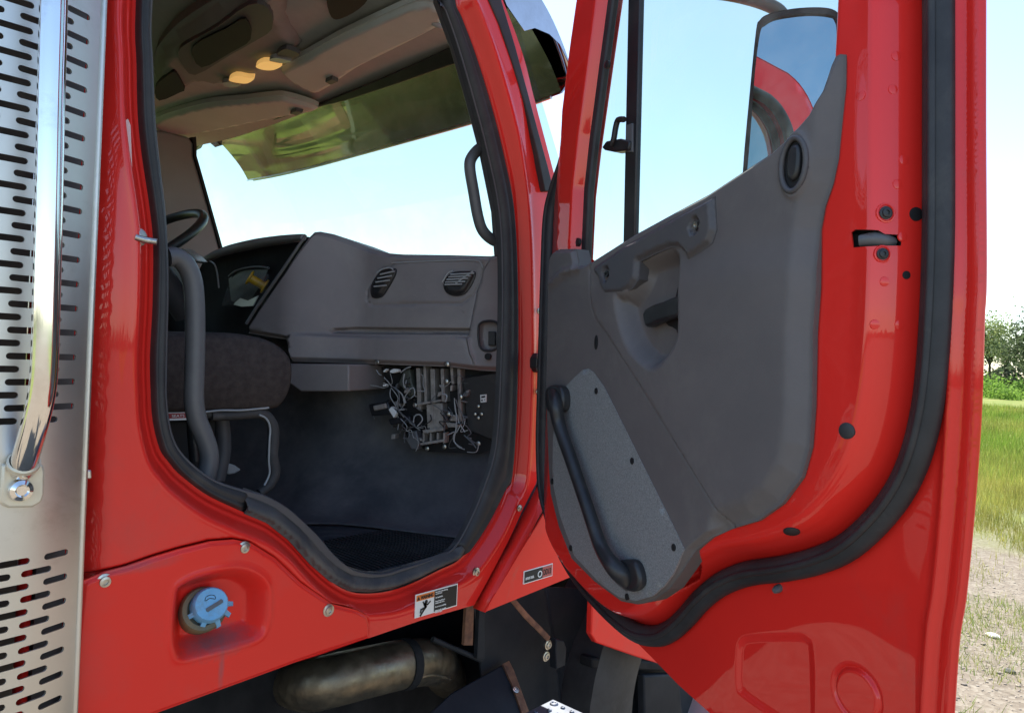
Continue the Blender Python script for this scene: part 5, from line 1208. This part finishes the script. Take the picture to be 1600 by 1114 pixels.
def rock(px, py, s, col, lab):
    d = ray(px, py); p = CAM + d * (-CAM.z / d.z); bm = bmesh.new(); bmesh.ops.create_icosphere(bm, subdivisions=2, radius=s)
    for v in bm.verts: v.co = Vector((v.co.x * 1.3, v.co.y, v.co.z * .6)) * random.uniform(.85, 1.15) + p + Vector((0, 0, s * .3))
    o = from_bm('stone', bm, mat('stone_' + lab[:4], col, .9), None, smooth=False); o['label'] = lab; o['category'] = 'stone'
rock(1551, 995, .030, (.75, .70, .60), 'pale cream stone lying alone on the gravel')
rock(1578, 1050, .022, (.10, .095, .09), 'dark stone on the gravel nearest the camera')

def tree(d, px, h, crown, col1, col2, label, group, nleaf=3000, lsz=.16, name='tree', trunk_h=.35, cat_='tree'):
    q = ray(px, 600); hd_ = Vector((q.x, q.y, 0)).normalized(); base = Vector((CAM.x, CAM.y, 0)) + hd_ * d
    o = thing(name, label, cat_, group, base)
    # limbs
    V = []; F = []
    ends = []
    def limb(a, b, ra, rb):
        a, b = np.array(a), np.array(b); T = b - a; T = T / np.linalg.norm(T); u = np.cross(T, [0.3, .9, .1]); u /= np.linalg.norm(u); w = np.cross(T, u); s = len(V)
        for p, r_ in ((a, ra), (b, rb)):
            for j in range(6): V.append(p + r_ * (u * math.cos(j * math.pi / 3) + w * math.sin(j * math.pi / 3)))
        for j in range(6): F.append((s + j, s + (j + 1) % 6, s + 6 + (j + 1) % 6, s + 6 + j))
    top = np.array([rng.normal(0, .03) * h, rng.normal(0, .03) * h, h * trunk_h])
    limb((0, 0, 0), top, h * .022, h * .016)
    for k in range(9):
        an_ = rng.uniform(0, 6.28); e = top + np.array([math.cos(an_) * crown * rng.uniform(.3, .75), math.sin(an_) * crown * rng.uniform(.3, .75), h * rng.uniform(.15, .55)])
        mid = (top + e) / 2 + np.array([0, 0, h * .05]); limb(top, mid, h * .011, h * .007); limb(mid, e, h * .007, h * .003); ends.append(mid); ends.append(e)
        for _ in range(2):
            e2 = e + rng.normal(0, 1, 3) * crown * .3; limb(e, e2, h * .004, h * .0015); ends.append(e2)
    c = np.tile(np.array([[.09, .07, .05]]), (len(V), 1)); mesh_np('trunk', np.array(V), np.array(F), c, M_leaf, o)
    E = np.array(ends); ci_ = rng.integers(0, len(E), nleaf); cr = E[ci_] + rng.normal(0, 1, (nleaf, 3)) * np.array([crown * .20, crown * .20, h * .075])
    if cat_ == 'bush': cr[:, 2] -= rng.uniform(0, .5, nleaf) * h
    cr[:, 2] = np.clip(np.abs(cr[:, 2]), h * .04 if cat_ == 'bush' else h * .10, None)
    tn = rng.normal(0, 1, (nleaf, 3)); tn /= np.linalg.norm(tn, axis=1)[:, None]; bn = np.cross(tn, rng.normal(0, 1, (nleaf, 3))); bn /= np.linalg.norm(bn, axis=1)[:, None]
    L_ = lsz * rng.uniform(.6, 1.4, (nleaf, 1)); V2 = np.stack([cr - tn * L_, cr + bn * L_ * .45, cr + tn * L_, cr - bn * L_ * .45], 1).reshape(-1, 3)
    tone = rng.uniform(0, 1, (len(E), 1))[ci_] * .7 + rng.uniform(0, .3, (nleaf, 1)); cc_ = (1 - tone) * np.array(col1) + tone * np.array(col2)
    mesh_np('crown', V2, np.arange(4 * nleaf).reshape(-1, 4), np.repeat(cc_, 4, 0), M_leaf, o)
    return o
GT = 'trees along the far edge of the field'
tree(92, 1545, 8.2, 2.6, (.17, .23, .07), (.30, .34, .14), 'feathery pale green tree just right of the open door edge', GT, 3400, .15)
tree(96, 1572, 8.0, 2.4, (.15, .19, .08), (.25, .28, .14), 'thin open tree with bare limbs between the feathery and the dark tree', GT, 1700, .14)
tree(84, 1604, 7.0, 2.4, (.06, .09, .04), (.13, .16, .075), 'dark dense tree at the right end of the tree line', GT, 3200, .17)
tree(100, 1500, 8.5, 3, (.07, .11, .04), (.14, .18, .07), 'tall tree hidden behind the red door edge', GT, 1800, .18)
tree(90, 1650, 8.0, 3, (.05, .08, .03), (.12, .16, .06), 'broad tree standing past the dark tree at the right', GT, 1800, .18)
GB = 'bushes in front of the trees'
tree(70, 1545, 2.6, 1.3, (.14, .26, .035), (.22, .36, .06), 'bright green bush under the feathery tree', GB, 1600, .12, 'bush', .12, 'bush')
tree(74, 1592, 2.4, 1.5, (.12, .22, .035), (.20, .32, .06), 'bright green bush under the dark tree', GB, 1600, .12, 'bush', .12, 'bush')
tree(66, 1570, 1.6, 1.5, (.16, .28, .04), (.25, .38, .07), 'low spreading bush between the two taller bushes', GB, 1500, .10, 'bush', .12, 'bush')
tree(88, 1570, 3.4, 3.2, (.02, .03, .018), (.05, .065, .03), 'dark thicket below the tree crowns', GB, 2600, .16, 'bush', .15, 'bush')

# rusty implement standing on the far side of the cab (it shows in the polished visor)
im = thing('farm_implement', 'rusty steel farm implement frame on the grass beyond the cab, mirrored in the visor', 'implement', None, (-4.4, -.2, 0))
for y_ in (-.75, -.2, .3): tube('beam', [(-1.2, y_ - .1, .62), (1.3, y_ + .25, .70)], .07, M_rust, im, 4, 1)
for x_ in (-.9, .1, .95): tube('cross_member', [(x_, -1.1, .78), (x_ + .15, .95, .78)], .045, M_rust, im, 4, 1)
for x_, y_ in ((-.8, -.7), (.9, -.6), (-.7, .6), (1.0, .6)): tube('leg', [(x_, y_, 0), (x_, y_, .66)], .04, M_under2, im, 6, 1)
lathe('wheel', [(0, -.08), (.16, -.08), (.30, -.10), (.34, -.06), (.34, .06), (.30, .10), (.16, .08), (0, .08)], (-.2, .75, .34), (0, 1, 0), M_rubber, im, 24)
# far tree line all round the field
n = 26000; aa = rng.uniform(0, 2 * np.pi, n); rr = 135 + 22 * np.sin(aa * 3 + 1) + rng.normal(0, 4, n); pos = polar(rr, aa)
top = 3.2 + 1.3 * np.sin(aa * 41) * np.sin(aa * 17 + 2) + .9 * np.sin(aa * 97); zz = rng.uniform(.1, 1, n) ** .8 * top
tn = rng.normal(0, 1, (n, 3)); tn /= np.linalg.norm(tn, axis=1)[:, None]; bn = np.cross(tn, rng.normal(0, 1, (n, 3))); bn /= np.linalg.norm(bn, axis=1)[:, None]
cr = np.concatenate([pos, zz[:, None]], 1); L_ = rng.uniform(.5, 1.1, (n, 1)); V2 = np.stack([cr - tn * L_, cr + bn * L_ * .5, cr + tn * L_, cr - bn * L_ * .5], 1).reshape(-1, 3)
tone = rng.uniform(0, 1, (n, 1)); cc_ = (1 - tone) * np.array([.06, .085, .04]) + tone * np.array([.13, .16, .075])
g = mesh_np('distant_woods', V2, np.arange(4 * n).reshape(-1, 4), np.repeat(cc_, 4, 0), M_leaf); g['kind'] = 'stuff'; g['label'] = 'low far-off woods round the field'
# ================================================================== LIGHT, SKY, CAMERA
SUN_AZ = 52.0      # degrees left of straight ahead
SUN_EL = 60.0
el = R(SUN_EL); sd_ = Vector((-math.sin(R(SUN_AZ)) * math.cos(el), math.cos(R(SUN_AZ)) * math.cos(el), math.sin(el)))
sl = bpy.data.lights.new('sun', 'SUN'); sl.energy = 4.6; sl.angle = R(.5); sl.color = (1, .96, .89)
so_ = bpy.data.objects.new('sun', sl); C.objects.link(so_); so_.rotation_euler = sd_.to_track_quat('Z', 'Y').to_euler()
w_ = bpy.data.worlds.new('World'); scene.world = w_; w_.use_nodes = True; nt = w_.node_tree; bg = nt.nodes['Background']
sky = nt.nodes.new('ShaderNodeTexSky'); sky.sky_type = 'NISHITA'; sky.sun_disc = False; sky.sun_elevation = el; sky.sun_rotation = R(-SUN_AZ)
sky.air_density = 1.0; sky.dust_density = .5; sky.ozone_density = 1.2
nt.links.new(sky.outputs[0], bg.inputs[0]); bg.inputs[1].default_value = .13
cam = bpy.data.cameras.new('camera'); co = bpy.data.objects.new('camera', cam); C.objects.link(co); scene.camera = co
cam.sensor_width = 36; cam.lens = 36 * FPX / 1600; cam.clip_start = .02; cam.clip_end = 2000
Mx = Matrix((ix, iu, -fw)).transposed().to_4x4(); Mx.translation = CAM; co.matrix_world = Mx
vs_ = scene.view_settings; vs_.view_transform = 'Standard'; vs_.look = 'None'; vs_.exposure = 1.38; vs_.gamma = 1
scene.cycles.max_bounces = 8; scene.cycles.transparent_max_bounces = 12
